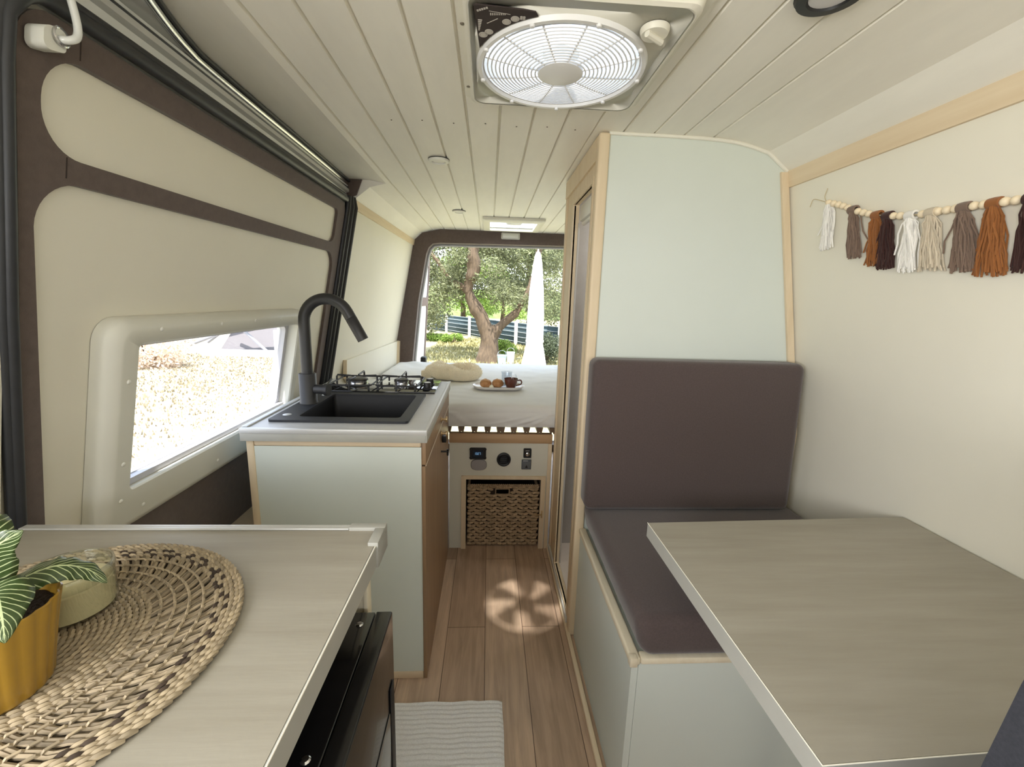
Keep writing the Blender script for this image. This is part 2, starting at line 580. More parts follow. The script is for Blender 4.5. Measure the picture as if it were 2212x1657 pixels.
tag(m.build('trim_4', mat('white_bead', (232, 230, 218), rough=0.5)), 'white bead where the shower front meets the ceiling', 'trim', kind='structure')
m = MB()
rows = []
for z in (0.50, 0.85, 1.2, 1.5, 1.738):
    x = XC + hw(z) - 0.006
    rows.append([Vector((x, BY - 0.001, z)), Vector((x, BY - 0.010, z)), Vector((x - 0.024, BY - 0.010, z)), Vector((x - 0.024, BY - 0.001, z))])
m.grid(rows, close_v=True, cap=True)
tag(m.build('trim_5', TRIMZ), 'upright pale wood trim in the corner beside the garland', 'trim', kind='structure')
m = MB()
m.box((0.330, 0.868, 0.0), (0.346, 2.064, 0.016), bevel=0.004)
tag(m.build('baseboard_right', TRIM), 'thin pale wood strip along the foot of the bench and shower', 'baseboard', kind='structure')

# ------------------------------------------------------------------ bench and cushions
be = thing('bench_seat', 'pale sage bench box with cream top edging under the dark cushions', 'bench', (0.75, 1.15, 0))
SAGE2 = SAGE
m = MB(); m.box((0.360, 0.862, 0.0), (0.376, 1.452, 0.452)); m.build('side_panel', SAGE2, be)
m = MB(); m.box((0.377, 0.862, 0.0), (1.146, 0.878, 0.452)); m.build('end_panel', SAGE2, be)
m = MB(); m.box((0.377, 0.879, 0.440), (1.146, 1.452, 0.455)); m.build('seat_board', SAGE2, be)
CREAMTRIM = wood('cream_wood_edging', (226, 216, 192), (214, 202, 176), 'Y', rough=0.5)
m = MB(); m.box((0.353, 0.855, 0.449), (0.380, 1.452, 0.470), bevel=0.006, seg=3)
m.box((0.380, 0.855, 0.452), (1.146, 0.880, 0.470), bevel=0.004, seg=2)
m.box((0.3525, 0.853, 0.446), (0.372, 0.872, 0.472), bevel=0.003)
m.build('top_edging', CREAMTRIM, be)['label'] = 'cream wood edging'
m = MB(); m.box((0.374, 0.845, 0.472), (1.135, 1.452, 0.580), bevel=0.034, seg=5)
for v in m.bm.verts:
    if v.co.z > 0.55:
        v.co.z += 0.006 * math.sin((v.co.x - 0.38) / 0.75 * PI) * math.sin(max(0, min(1, (v.co.y - 0.845) / 0.6)) * PI)
    if v.co.x < 0.43:
        v.co.x -= 0.018 * max(0.0, (v.co.z - 0.49) / 0.09)
tag(m.build('seat_cushion', CUSH), 'charcoal brown seat cushion lying flat on the bench', 'cushion')
m = MB(); m.box((0.346, 1.358, 0.586), (1.078, 1.452, 1.118), bevel=0.026, seg=5)
for v in m.bm.verts:
    if v.co.x > 0.9:
        v.co.x -= 0.02 * (v.co.z - 0.58) / 0.54 - 0.012
tag(m.build('back_cushion', CUSH), 'charcoal brown upright back cushion leaning on the shower wall', 'cushion')

# ------------------------------------------------------------------ dining table on the right
tb = thing('dining_table', 'taupe laminate table with pale edge fixed to the right wall', 'table', (0.8, 0.7, 0))
TQ = [(0.421, 0.404), (1.142, 0.432), (1.142, 1.018), (0.418, 0.987)]
def inset(q, d):
    cx = sum(p[0] for p in q) / 4; cy = sum(p[1] for p in q) / 4
    return [(p[0] + (d if p[0] < cx else -d), p[1] + (d if p[1] < cy else -d)) for p in q]
MB().prism(inset(TQ, 0.0012), fXY(0.712), 0, 0.038).build('tabletop', LAMIN, tb)
MB().plate(TQ, [inset(TQ, 0.0011)], fXY(0.7125), 0, 0.0368).build('edge_band', EDGE, tb)['label'] = 'grey edge band'
m = MB()
q = inset(TQ, -0.0004)
for i in (0, 3):
    a, b = q[i], q[(i + 1) % 4]
    m.tube([(a[0], a[1], 0.7496), (b[0], b[1], 0.7496)], 0.0009, 6)
m.build('edge_seam', mat('white_seam', (240, 236, 222), rough=0.4), tb)['label'] = 'thin white seam line'
m = MB()
m.lathe([(0.0, 0.0), (0.085, 0.0), (0.085, 0.012), (0.035, 0.03), (0.03, 0.05), (0.03, 0.70), (0.07, 0.70), (0.07, 0.7115), (0, 0.7115)], (0.80, 0.71, 0), 20)
m.build('pedestal_leg', ALU, tb)

# ------------------------------------------------------------------ swivelled cab seat at the lower right
st = thing('cab_seat', 'dark blue-grey cloth cab seat at the near end of the table', 'seat', (0.65, 0.25, 0))
SEATC = mat('dark_blue_grey_seat_cloth', (40, 41, 47), rough=0.92, var=0.2, scale=350, bump=0.1, bscale=600)
m = MB()
m.prism(rrect(0.374, 0.44, 0.88, 1.14, [0.03, 0.03, 0.09, 0.10], 8), fXZ(0.13), 0, 0.11)
bmesh.ops.bevel(m.bm, geom=[e for e in m.bm.edges if len(e.link_faces) == 2 and e.calc_face_angle(0) > 1.0], offset=0.02, segments=3, affect='EDGES')
for v in m.bm.verts:
    v.co.x += 0.17 * (v.co.z - 0.96) if v.co.x < 0.6 else 0
m.build('backrest', SEATC, st)
m = MB(); m.box((0.38, -0.36, 0.40), (0.87, 0.125, 0.53), bevel=0.04, seg=4); m.build('seat', SEATC, st)
m = MB(); m.box((0.45, -0.26, 0.0), (0.80, 0.12, 0.40), bevel=0.02); m.build('pedestal', BLACKP, st)

# ------------------------------------------------------------------ kitchen unit
KX0, KX1, KY0, KY1 = -0.726, -0.187, 1.273, 2.055
kc = thing('kitchen_cabinet', 'white-fronted kitchen cabinet with oak aisle side under the sink', 'cabinet', ((KX0 + KX1) / 2, (KY0 + KY1) / 2, 0))
m = MB(); m.box((-0.704, KY0 + 0.003, 0.028), (-0.201, KY0 + 0.016, 0.842)); m.build('end_panel', SAGE, kc)['label'] = 'pale sage end panel'
m = MB()
m.box((KX0, KY0, 0.0), (-0.704, KY0 + 0.024, 0.861), bevel=0.003)
m.build('corner_strip', TRIMZ, kc)['label'] = 'pale wood corner strip'
m = MB()
m.box((-0.704, KY0, 0.842), (-0.201, KY0 + 0.02, 0.861), bevel=0.006, seg=3)
m.build('top_strip', TRIMX, kc)['label'] = 'pale wood strip under the worktop'
m = MB(); m.box((-0.704, KY0, 0.0), (-0.201, KY0 + 0.02, 0.028), bevel=0.004); m.build('foot_strip', TRIMX, kc)['label'] = 'pale wood foot strip'
m = MB(); m.box((KX0, KY0 + 0.025, 0.0), (KX0 + 0.012, KY1, 0.861)); m.box((KX0 + 0.013, KY1 - 0.012, 0.0), (-0.206, KY1, 0.861)); m.box((KX0 + 0.013, KY0 + 0.026, 0.03), (-0.206, KY1 - 0.013, 0.045))
m.build('carcass', SAGE, kc)
m = MB(); m.box((-0.2005, KY0 - 0.001, 0.0), (-0.1995, KY0 + 0.03, 0.861)); m.box((-0.2, KY0 + 0.002, 0.0), (-0.189, KY1, 0.78)); m.build('cabinet_door', OAK, kc)['label'] = 'oak veneer door on the aisle side'
dr = (lambda: (MB().box((-0.2, KY0 + 0.002, 0.785), (-0.187, KY1, 0.861), bevel=0.0015)))().build('drawer', OAK, kc)
dr['label'] = 'oak veneer drawer front'
m = MB(); m.box((-0.1885, KY0 + 0.004, 0.7802), (-0.1865, KY1, 0.7848)); m.build('drawer_edge', mat('pale_edge_tape', (205, 190, 168), rough=0.4), kc)
for (yy, zz, mm, nm) in ((1.70, 0.812, BRASS, 'knob'), (1.70, 0.752, BRASS, 'knob')):
    m = MB()
    m.lathe([(0, 0), (0.011, 0), (0.011, 0.003), (0.005, 0.005), (0.005, 0.018), (0.012, 0.020), (0.012, 0.026), (0, 0.027)], (-0.1868, yy, zz), 14, axis='X')
    m.build(nm, mm, kc)['label'] = 'small brass push knob'
m = MB(); m.box((-0.1868, 1.735, 0.700), (-0.170, 1.765, 0.728), bevel=0.002); m.build('latch', BLACKP, kc)['label'] = 'black catch box'
m = MB(); m.tube([(-0.187, 1.705, 0.672), (-0.160, 1.705, 0.672)], 0.004, 8); m.tube([(-0.160, 1.705, 0.682), (-0.160, 1.705, 0.655)], 0.004, 8); m.build('catch_pin', BLACKP, kc)['label'] = 'black T-shaped pin'

wt = thing('kitchen_worktop', 'grey laminate worktop holding the black sink and hob', 'worktop', (-0.46, 1.66, 0.862))
m = MB()
m.plate([(-0.733, 1.268), (-0.187, 1.268), (-0.187, 2.062), (-0.733, 2.062)], [rrect(-0.625, 1.362, -0.272, 1.722, 0.01, 3)], fXY(0.862), 0, 0.038)
m.build('slab', KTOP, wt)
m = MB()
m.box((-0.735, 1.260, 0.862), (-0.1865, 1.2675, 0.886), bevel=0.001)
m.box((-0.1865, 1.260, 0.862), (-0.181, 2.062, 0.886), bevel=0.001)
m.build('edge_band', EDGE, wt)['label'] = 'grey edge band'
m = MB()
m.box((-0.735, 1.258, 0.886), (-0.181, 1.272, 0.9025), bevel=0.0015)
m.box((-0.190, 1.272, 0.886), (-0.1795, 2.062, 0.9025), bevel=0.0015)
m.build('metal_lip', ALU, wt)['label'] = 'brushed metal lip along the edge'
m = MB(); m.box((-0.735, 1.274, 0.9005), (-0.718, 2.06, 0.905), bevel=0.001); m.build('window_side_lip', ALU, wt)

SINKM = mat('black_composite', (40, 41, 44), rough=0.5, var=0.15, scale=500)
SINKB = mat('black_composite_bowl', (22, 22, 24), rough=0.45)
sk = thing('kitchen_sink', 'square black composite sink set in the worktop', 'sink', (-0.47, 1.54, 0.90))
m = MB()
m.plate(rrect(-0.690, 1.333, -0.252, 1.745, 0.012, 4), [rrect(-0.612, 1.375, -0.285, 1.710, 0.015, 4)], fXY(0.9005), 0, 0.008)
bmesh.ops.bevel(m.bm, geom=[e for e in m.bm.edges if len(e.link_faces) == 2 and e.calc_face_angle(0) > 1.0 and e.verts[0].co.z > 0.907 and e.verts[1].co.z > 0.907], offset=0.002, segments=2, affect='EDGES')
m.build('rim', SINKM, sk)
m = MB()
o_ = rrect(-0.616, 1.371, -0.281, 1.714, 0.016, 4); i1 = rrect(-0.606, 1.381, -0.291, 1.704, 0.03, 4)
rows = [[Vector((x, y, 0.9005)) for x, y in o_], [Vector((x, y, 0.76)) for x, y in i1], [Vector((x * 0.9 - 0.045, y * 0.9 + 0.154, 0.748)) for x, y in i1]]
m.grid(rows, close_v=True)
m.bm.faces.new([v for v in m.bm.verts][-len(i1):])
m.build('bowl', SINKB, sk)
m = MB()
m.lathe([(0.0, 0.010), (0.006, 0.010), (0.012, 0.006), (0.018, 0.007), (0.020, 0.001)], (-0.6105, 1.43, 0.862), 18, axis='X')
m.build('overflow', STEEL, sk)['label'] = 'chrome overflow ring'
for (xx, yy) in ((-0.655, 1.395), (-0.640, 1.690)):
    m = MB(); m.lathe([(0, 0.0016), (0.012, 0.0012), (0.014, 0)], (xx, yy, 0.9087), 16); m.build('hole_cover', ALU, sk)['label'] = 'pale round hole cover'
fc = thing('faucet', 'tall matte black swan-neck mixer tap behind the sink', 'tap', (-0.650, 1.557, 0.909))
m = MB()
m.lathe([(0, 0), (0.031, 0), (0.031, 0.004), (0.0295, 0.006), (0.0295, 0.108), (0.028, 0.110), (0, 0.110)], (-0.650, 1.557, 0.9088), 28)
m.build('body', MATTEB, fc)
path = [Vector((-0.650, 1.557, 1.015)), Vector((-0.650, 1.557, 1.10)), Vector((-0.650, 1.557, 1.20))]
for k in range(1, 17):
    a = PI - (PI - R(28)) * k / 16 * 1.0
    path.append(Vector((-0.570 + 0.080 * math.cos(a), 1.557, 1.205 + 0.080 * math.sin(a))))
e_ = path[-1]; d_ = Vector((math.sin(R(28)) * 1, 0, -math.cos(R(28))))
path.append(e_ + d_ * 0.025)
m = MB(); m.tube(path, 0.0195, 20); m.build('neck', MATTEB, fc)
m = MB(); m.tube([e_ + d_ * 0.0255, e_ + d_ * 0.027, e_ + d_ * 0.112], [0.0185, 0.0196, 0.0194], 20); m.build('spout', MATTEB, fc)
m = MB()
m.tube([(-0.622, 1.552, 0.962), (-0.585, 1.545, 0.962)], 0.017, 18)
m.tube([(-0.585, 1.545, 0.962), (-0.572, 1.543, 0.962)], 0.022, 18)
m.tube([(-0.578, 1.544, 0.975), (-0.581, 1.600, 0.992)], [0.005, 0.004], 10)
m.build('lever', MATTEB, fc)

hb = thing('gas_hob', 'black glass two-burner gas hob beside the sink', 'hob', (-0.46, 1.90, 0.90))
m = MB(); m.box((-0.705, 1.778, 0.9005), (-0.222, 2.045, 0.908), bevel=0.002); m.build('glass_plate', mat('black_glass', (14, 15, 17), rough=0.05, coat=0.5), hb)
for (bx, by, br) in ((-0.580, 1.905, 0.047), (-0.385, 1.905, 0.031)):
    m = MB()
    m.lathe([(0, 0), (br * 1.12, 0), (br * 1.15, 0.003), (br * 1.0, 0.006), (br * 0.95, 0.016), (br * 1.02, 0.018), (br * 1.02, 0.023), (0, 0.023)], (bx, by, 0.9083), 30)
    bo = m.build('burner', STEEL, hb)
    m = MB(); m.lathe([(0, 0.0238), (br * 1.0, 0.0238), (br * 1.0, 0.028), (br * 0.92, 0.0305), (0, 0.0315)], (bx, by, 0.908), 30); m.build('burner_cap', mat('dark_enamel', (52, 50, 50), rough=0.35), bo)
    m = MB(); hz = 0.952
    W_ = 0.088
    fr_ = rrect(bx - W_, by - 0.112, bx + W_, by + 0.112, 0.02, 3)
    m.tube([(x, y, 0.928) for x, y in fr_], 0.004, 6, closed=True)
    for (dx, dy) in ((1, 0), (-1, 0), (0, 1), (0, -1)):
        ex, ey = bx + dx * W_, by + dy * 0.112
        ix, iy = bx + dx * br * 0.55, by + dy * br * 0.55
        m.tube([(ex, ey, 0.9085), (ex, ey, hz - 0.008), (ex - dx * 0.004, ey - dy * 0.004, hz), (ix, iy, hz - 0.003)], 0.0042, 6)
    for (sx, sy) in ((1, 1), (-1, 1), (1, -1), (-1, -1)):
        m.tube([(bx + sx * (W_ - 0.01), by + sy * 0.105, 0.9085), (bx + sx * (W_ - 0.01), by + sy * 0.105, 0.928)], 0.004, 6)
    m.build('pan_support', MATTEB, hb)['label'] = 'black wire pan support'
for (xx, yy) in ((-0.262, 1.845), (-0.262, 1.935)):
    m = MB(); m.lathe([(0, 0), (0.021, 0), (0.021, 0.004), (0.017, 0.006), (0.0165, 0.026), (0.015, 0.028), (0, 0.028)], (xx, yy, 0.9083), 22)
    k_ = m.build('knob', BLACKP, hb)
    m = MB(); m.lathe([(0.0, 0.0284), (0.0145, 0.0284), (0.0145, 0.0292), (0, 0.0296)], (xx, yy, 0.9083), 18); m.build('knob_cap', ALU, k_)['label'] = 'silver knob top'
m = MB(); m.lathe([(0, 0), (0.006, 0), (0.006, 0.018), (0.003, 0.022), (0, 0.022)], (-0.315, 1.86, 0.9083), 10); m.build('igniter', STEEL, hb)

# ------------------------------------------------------------------ sliding door with window (left)
def D(u, v, d):                              # door plane: u along the van, v height, d inward
    return Vector((-0.9878 + 0.197 * v + d, u, v))
dz = [0.0]
sd = thing('door_1', 'sliding van door lined in cream with dark brown felt ribs', 'sliding door', (-0.78, 1.38, 0), kind='structure')
WY0, WY1, WZ0, WZ1 = 0.930, 1.690, 0.862, 1.185
MB().plate([(0.70, 0.48), (2.06, 0.48), (2.06, 1.70), (0.70, 1.70)], [rrect(WY0, WZ0, WY1, WZ1, 0.02, 3)], D, -0.030, -0.012).build('lining_panel', CREAM, sd)['label'] = 'cream lining panel'
up = [(u, v + (0.016 if v < 1.58 else 0.013) * (u - 0.75)) for u, v in rrect(0.748, 1.504, 2.000, 1.648, [0.068, 0.04, 0.022, 0.068], 10)]
lo = rrect(0.742, 0.757, 2.024, 1.466, [0.02, 0.02, 0.075, 0.075], 10)
lo = [(u + (0.028 * max(0, (1.05 - v) / 0.2) if u < 0.8 and v < 1.05 else 0), v + (0.020 * (u - 0.74) / 1.28 if v > 1.2 else 0)) for u, v in lo]
lo = [(min(u, 0.80) if (u < 0.84 and v < 0.8) else u, v) for u, v in lo]
m = MB()
m.plate([(u + (0.042 * max(0, 1.34 - v) if u < 0.8 else 0), v + (0.008 * (u - 0.72) if v > 1.4 else 0)) for u, v in rrect(0.712, 0.48, 2.085, 1.694, [0.0, 0.0, 0.045, 0.05], 6)], [up, lo], D, -0.0115, 0.0)
m.build('felt_frame', FABRIC, sd)['label'] = 'dark brown felt frame with two cut-outs'
for (u0, v0, v1) in ((0.806, 1.655, 1.7), (0.79, 1.474, 1.506)):
    m = MB(); m.plate([(u0, v0), (u0 + 0.0016, v0), (u0 + 0.0016, v1), (u0, v1)], [], D, 0.0, 0.0009); m.build('felt_seam', mat('felt_seam_dark', (58, 49, 46), rough=0.95), sd)
m = MB()
loop = [D(0.748, 0.50, 0.004), D(0.727, 0.9, 0.004), D(0.708, 1.25, 0.004), D(0.697, 1.60, 0.004)] 
loop += [D(0.697 + 0.050 * (1 - math.cos(a)), 1.650 + 0.058 * math.sin(a), 0.005) for a in (R(10), R(30), R(50), R(70), R(88))]
loop += [D(0.9, 1.710, 0.006), D(1.4, 1.714, 0.006), D(2.06, 1.719, 0.006)]
m.tube(loop, [0.0085 if i < 5 else 0.0125 for i in range(len(loop))], 10)
m.tube([p + Vector((-0.006, -0.006 if i < 6 else 0, 0.014 if i > 6 else 0)) for i, p in enumerate(loop)], [0.0085 if i < 5 else 0.012 for i in range(len(loop))], 10)
m.build('rubber_seal', RUBBER, sd)
m = MB()
for k, (u, r) in enumerate(((2.098, 0.014), (2.122, 0.017), (2.150, 0.018))):
    m.tube([D(u, 0.50, 0.004 + 0.006 * k), D(u, 1.0, 0.004 + 0.006 * k), D(u, 1.70, 0.004 + 0.006 * k), D(u, 1.742, 0.0)], r, 10)
m.build('rear_seal', BLACKP, sd)['label'] = 'black rubber closing strip'
m = MB(); m.plate([(0.70, 0.30), (2.16, 0.30), (2.16, 1.80), (0.70, 1.80)], [rrect(WY0, WZ0, WY1, WZ1, 0.02, 3)], D, -0.05, -0.032); m.build('outer_skin', WHITEG, sd)
m = MB()
m.box((-0.90, 0.70, 0.0), (-0.765, 2.05, 0.478)); m.box((-0.90, 0.70, 0.4785), (-0.755, 2.05, 0.496), bevel=0.003)
tag(m.build('trim_6', TRIM), 'pale wood step lining under the sliding door', 'trim', kind='structure')

wn = thing('window_1', 'white plastic framed window in the sliding door', 'window', (-0.78, 1.29, 0.86), kind='structure')
FRW = mat('off_white_window_frame', (217, 216, 205), rough=0.45)
m = MB()
O = (0.862, 0.757, 1.752, 1.243)
def lp(ins, d, r):
    return [D(u, v, d) for u, v in rrect(O[0] + ins, O[1] + ins, O[2] - ins, O[3] - ins, r, 6)]
def lpi(ex, d, r, ez=None):
    return [D(u, v, d) for u, v in rrect(WY0 - ex, WZ0 - ex, WY1 + ex, WZ1 + ex, r, 6)]
m.grid([lp(0, -0.011, 0.045), lp(0.002, 0.008, 0.045), lp(0.007, 0.018, 0.044), lp(0.022, 0.030, 0.035), lp(0.028, 0.031, 0.03), lpi(0.004, 0.031, 0.014), lpi(0.0, 0.027, 0.012), lpi(0.0, -0.035, 0.012)], close_v=True)
m.build('window_frame', FRW, wn)
m = MB()
m.plate(rrect(WY0 + 0.001, WZ0 + 0.001, WY1 - 0.001, WZ1 - 0.001, 0.012, 6), [rrect(WY0 + 0.010, WZ0 + 0.018, WY1 - 0.022, WZ1 - 0.008, 0.02, 6)], D, -0.028, -0.008)
m.plate([(WY0 + 0.004, WZ0 + 0.0005), (WY1 - 0.004, WZ0 + 0.0005), (WY1 - 0.004, WZ0 + 0.016), (WY0 + 0.004, WZ0 + 0.016)], [], D, -0.008, 0.012)
m.build('sash', mat('grey_lilac_sash', (196, 196, 202), rough=0.35), wn)['label'] = 'pale grey sash'
m = MB()
m.plate(rrect(WY0 + 0.004, WZ0 + 0.004, WY1 - 0.004, WZ1 - 0.004, 0.012, 4), [], D, -0.024, -0.020)
m.build('pane', pane_mat('acrylic_pane', (238, 238, 240), 0.05), wn)
scr = []
for (u, v) in ((0.905, 1.110), (0.905, 0.930), (0.905, 0.845), (0.985, 1.214), (1.20, 1.214), (1.37, 1.214), (1.53, 1.214), (0.97, 0.805), (1.25, 0.805)):
    m = MB()
    n_ = Vector((1, 0, -0.197)).normalized()
    c_ = D(u, v, 0.031)
    Mx = n_.to_track_quat('Z', 'Y').to_matrix()
    m.ball(c_, 0.0052, 1, 1, 0.45, 10, 6, Mx)
    m.build('screw_cap', WHITEP, wn)
m = MB()
m.box((-0.795, 1.385, 0.846), (-0.765, 1.45, 0.868), bevel=0.004); m.lathe([(0, 0), (0.013, 0), (0.013, 0.02), (0, 0.02)], (-0.785, 1.40, 0.856), 14, axis='X')
m.build('window_catch', mat('clear_grey_plastic', (206, 210, 210), rough=0.2), wn)

# door header: painted sill, rails and pipe between door and ceiling
def along(profile, ya, yb, n=2, bend=0.0):
    rows = []
    for k in range(n + 1):
        y = ya + (yb - ya) * k / n
        rows.append([Vector((x, y, z)) for x, z in profile])
    return rows
hd = thing('trim_7', 'glossy painted sill and rails above the sliding door', 'door header', (-0.68, 1.4, 1.74), kind='structure')
SILL = mat('silver_grey_gloss_paint', (196, 197, 194), rough=0.14, coat=0.7)
m = MB(); m.grid(along([(-0.700, 1.722), (-0.672, 1.738), (-0.672, 1.745), (-0.690, 1.752), (-0.690, 1.764), (-0.667, 1.768), (-0.660, 1.772), (-0.660, 1.784), (-0.700, 1.790)], 0.4, 2.16, 4), cap=True); m.build('painted_sill', SILL, hd)
m = MB(); m.grid(along([(-0.668, 1.7895), (-0.664, 1.786), (-0.661, 1.7895), (-0.664, 1.793)], 0.4, 2.16), close_v=True, cap=True); m.build('dark_gasket', RUBBER, hd)
pp = [Vector((-0.50, 0.55, 1.815)), Vector((-0.585, 0.80, 1.815)), Vector((-0.632, 0.95, 1.813)), Vector((-0.660, 1.08, 1.811)), Vector((-0.668, 1.20, 1.811)), Vector((-0.668, 1.7, 1.811)), Vector((-0.668, 2.16, 1.809))]
m = MB(); m.tube(bez(pp, 6), 0.0090, 12); m.build('edge_pipe', STEEL, hd)['label'] = 'bright metal edge pipe under the ceiling planks'
m = MB(); m.tube([p + Vector((0.010, 0.0, 0.010)) for p in bez(pp, 6)], 0.006, 8); m.build('edge_shadow_line', RUBBER, hd)['label'] = 'thin dark shadow line against the planks'  # dark tube modelled as the shadow line between pipe and planks
m = MB(); m.plate([(-0.70, 0.40), (-0.44, 0.40)] + [(p.x, p.y) for p in bez(pp, 4)] + [(-0.70, 2.16)], [], fXY(1.806), 0.0, 0.004); m.build('painted_flange', SILL, hd)
m = MB(); m.tube([(-0.675, 0.45, 1.775), (-0.672, 1.0, 1.778), (-0.672, 2.15, 1.776)], 0.007, 10); m.build('guide_rail', WHITEG, hd)
m = MB(); m.prism([(-0.690, 1.735), (-0.628, 1.760), (-0.600, 1.829), (-0.690, 1.829)], fXZ(2.162), 0, 0.008); m.build('end_cap', FABRIC, hd)['label'] = 'dark end cap of the door header'
# door arm at the top left corner
da = thing('door_arm', 'white roller block with bent rod at top corner of the sliding door', 'door fitting', (-0.62, 0.73, 1.64))
m = MB()
m.prism(rrect(-0.013, -0.016, 0.020, 0.015, [0.012, 0.005, 0.012, 0.008], 5), lambda u, v, d: D(0.732 + u, 1.650 + v + 0.25 * u, 0.004 + d), 0, 0.026)
bmesh.ops.bevel(m.bm, geom=[e for e in m.bm.edges if len(e.link_faces) == 2 and e.calc_face_angle(0) > 1.0], offset=0.004, segments=2, affect='EDGES')
m.build('roller_block', WHITEP, da)
m = MB(); c_ = D(0.743, 1.657, 0.031)
m.tube([c_ + Vector((0, 0.0115 * math.cos(a), 0.0115 * math.sin(a))) for a in [2 * PI * k / 18 for k in range(18)]], 0.0022, 6, closed=True); m.build('ring', STEEL, da)
m = MB(); m.tube(bez([c_ + Vector((-0.01, -0.004, -0.004)), c_ + Vector((0.010, 0.002, -0.003)), c_ + Vector((0.014, 0.012, 0.012)), c_ + Vector((0.013, 0.010, 0.05)), c_ + Vector((0.002, 0.004, 0.13))], 5), 0.0052, 10); m.build('bent_rod', WHITEG, da)

# ledge box on the rear left wall
m = MB()
for (a, b, zt, t) in ((2.38, 3.595, 0.945, 0.018),):
    rows = []
    for y in (a, 2.8, 3.2, b):
        rows.append([Vector((wall_x(-1, y, z), y, z)) for z in (0.60, zt)] + [Vector((wall_x(-1, y, z, t), y, z)) for z in (zt, 0.60)])
    m.grid(rows, close_v=True, cap=True)
lb = tag(m.build('wall_ledge', CREAM), 'low cream lining box along the wall behind the hob', 'wall lining', kind='structure')
m = MB(); rows = []
for y in (2.374, 2.381):
    rows.append([Vector((wall_x(-1, y, z, -0.0), y, z)) for z in (0.60, 0.948)] + [Vector((wall_x(-1, y, z, 0.020), y, z)) for z in (0.948, 0.60)])
m.grid(rows, close_v=True, cap=True); m.build('end_strip', TRIMZ, lb)
m = MB(); rows = []
for y in (3.50, 3.594):
    rows.append([Vector((wall_x(-1, y, z, 0.0185), y, z)) for z in (0.60, 0.943)] + [Vector((wall_x(-1, y, z, 0.028), y, z)) for z in (0.943, 0.60)])
m.grid(rows, close_v=True, cap=True); m.build('corner_strip', TRIMZ, lb)

# ------------------------------------------------------------------ rear door opening
def sidepts(side, zs, off):
    return [(wall_x(side, 3.6, z, off), z) for z in zs]
outer = sidepts(1, [0.0, 0.85, 1.738], -0.03) + [(XC + 0.70, 1.80), (XC + 0.55, 1.832), (XC - 0.55, 1.832), (XC - 0.70, 1.80)] + sidepts(-1, [1.738, 0.85, 0.0], -0.03)
inner = [(XC + 0.791, 0.06), (XC + 0.791, 0.79), (XC + 0.739, 1.27), (XC + 0.680, 1.64), (XC + 0.660, 1.70), (XC + 0.62, 1.732), (XC + 0.56, 1.742),
         (XC - 0.56, 1.728), (XC - 0.62, 1.720), (XC - 0.652, 1.69), (XC - 0.672, 1.64), (XC - 0.739, 1.27), (XC - 0.791, 0.79), (XC - 0.791, 0.06)]
m = MB(); m.plate(outer, [inner], fXZ(3.56), 0, 0.10)
bmesh.ops.bevel(m.bm, geom=[e for e in m.bm.edges if len(e.link_faces) == 2 and e.calc_face_angle(0) > 1.0 and abs(e.verts[0].co.y - 3.56) < 1e-4 and abs(e.verts[1].co.y - 3.56) < 1e-4], offset=0.012, segments=3, affect='EDGES')
rf = tag(m.build('wall_rear', FABRIC), 'dark brown felt surround of the rear door opening', 'wall', kind='structure')
m = MB(); m.tube([Vector((XC + (x - XC) * 0.992, 3.655, z * 0.996)) for x, z in inner], 0.012, 8, closed=True); m.build('rubber_seal', mat('pale_grey_seal', (176, 176, 178), rough=0.4), rf)
dl = thing('dome_lamp', 'small grey interior lamp above the rear doors', 'lamp', (0.161, 3.56, 1.80))
m = MB(); m.box((0.086, 3.540, 1.772), (0.236, 3.5595, 1.824), bevel=0.008, seg=3); m.build('lamp_body', mat('grey_lamp_body', (190, 188, 182), rough=0.4), dl)
m = MB(); m.box((0.100, 3.536, 1.782), (0.222, 3.5395, 1.814), bevel=0.0015); m.build('lens', mat('ribbed_lens', (214, 214, 210), rough=0.2), dl)
# open rear door leaf, swung back outside
rd = thing('door_2', 'open white rear van door with brown ribs seen past the bed', 'rear door', (-0.62, 3.72, 0.0), kind='structure')
def L(u, v, d):
    a = 0.0
    base = Vector((-0.622 + 0.105 * (1.27 - v) * (1 if v < 1.8 else 1), 3.70, v))
    base.x = -0.623 + 0.060 * (v - 1.27)
    return base + Vector((-math.sin(a) * u - d * -1, math.cos(a) * u, 0))
m = MB(); m.plate(rrect(0.0, 0.10, 0.74, 1.70, [0.02, 0.02, 0.10, 0.02], 6), [], L, -0.05, 0.0); m.build('door_skin', WHITEG, rd)
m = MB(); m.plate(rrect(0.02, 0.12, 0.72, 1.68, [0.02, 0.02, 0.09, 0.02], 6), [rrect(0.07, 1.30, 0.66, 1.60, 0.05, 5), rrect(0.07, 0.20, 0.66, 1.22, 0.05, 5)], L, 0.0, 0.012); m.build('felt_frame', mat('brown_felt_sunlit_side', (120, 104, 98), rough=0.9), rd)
m = MB(); m.plate(rrect(0.06, 0.19, 0.67, 1.61, 0.04, 5), [], L, 0.0, 0.004); m.build('lining_panel', mat('pale_blue_white_panel', (226, 228, 226), rough=0.5), rd)
m = MB(); m.box((-0.60, 3.80, 0.70), (-0.55, 3.88, 0.78), bevel=0.012); m.build('hinge', BLACKP, rd)

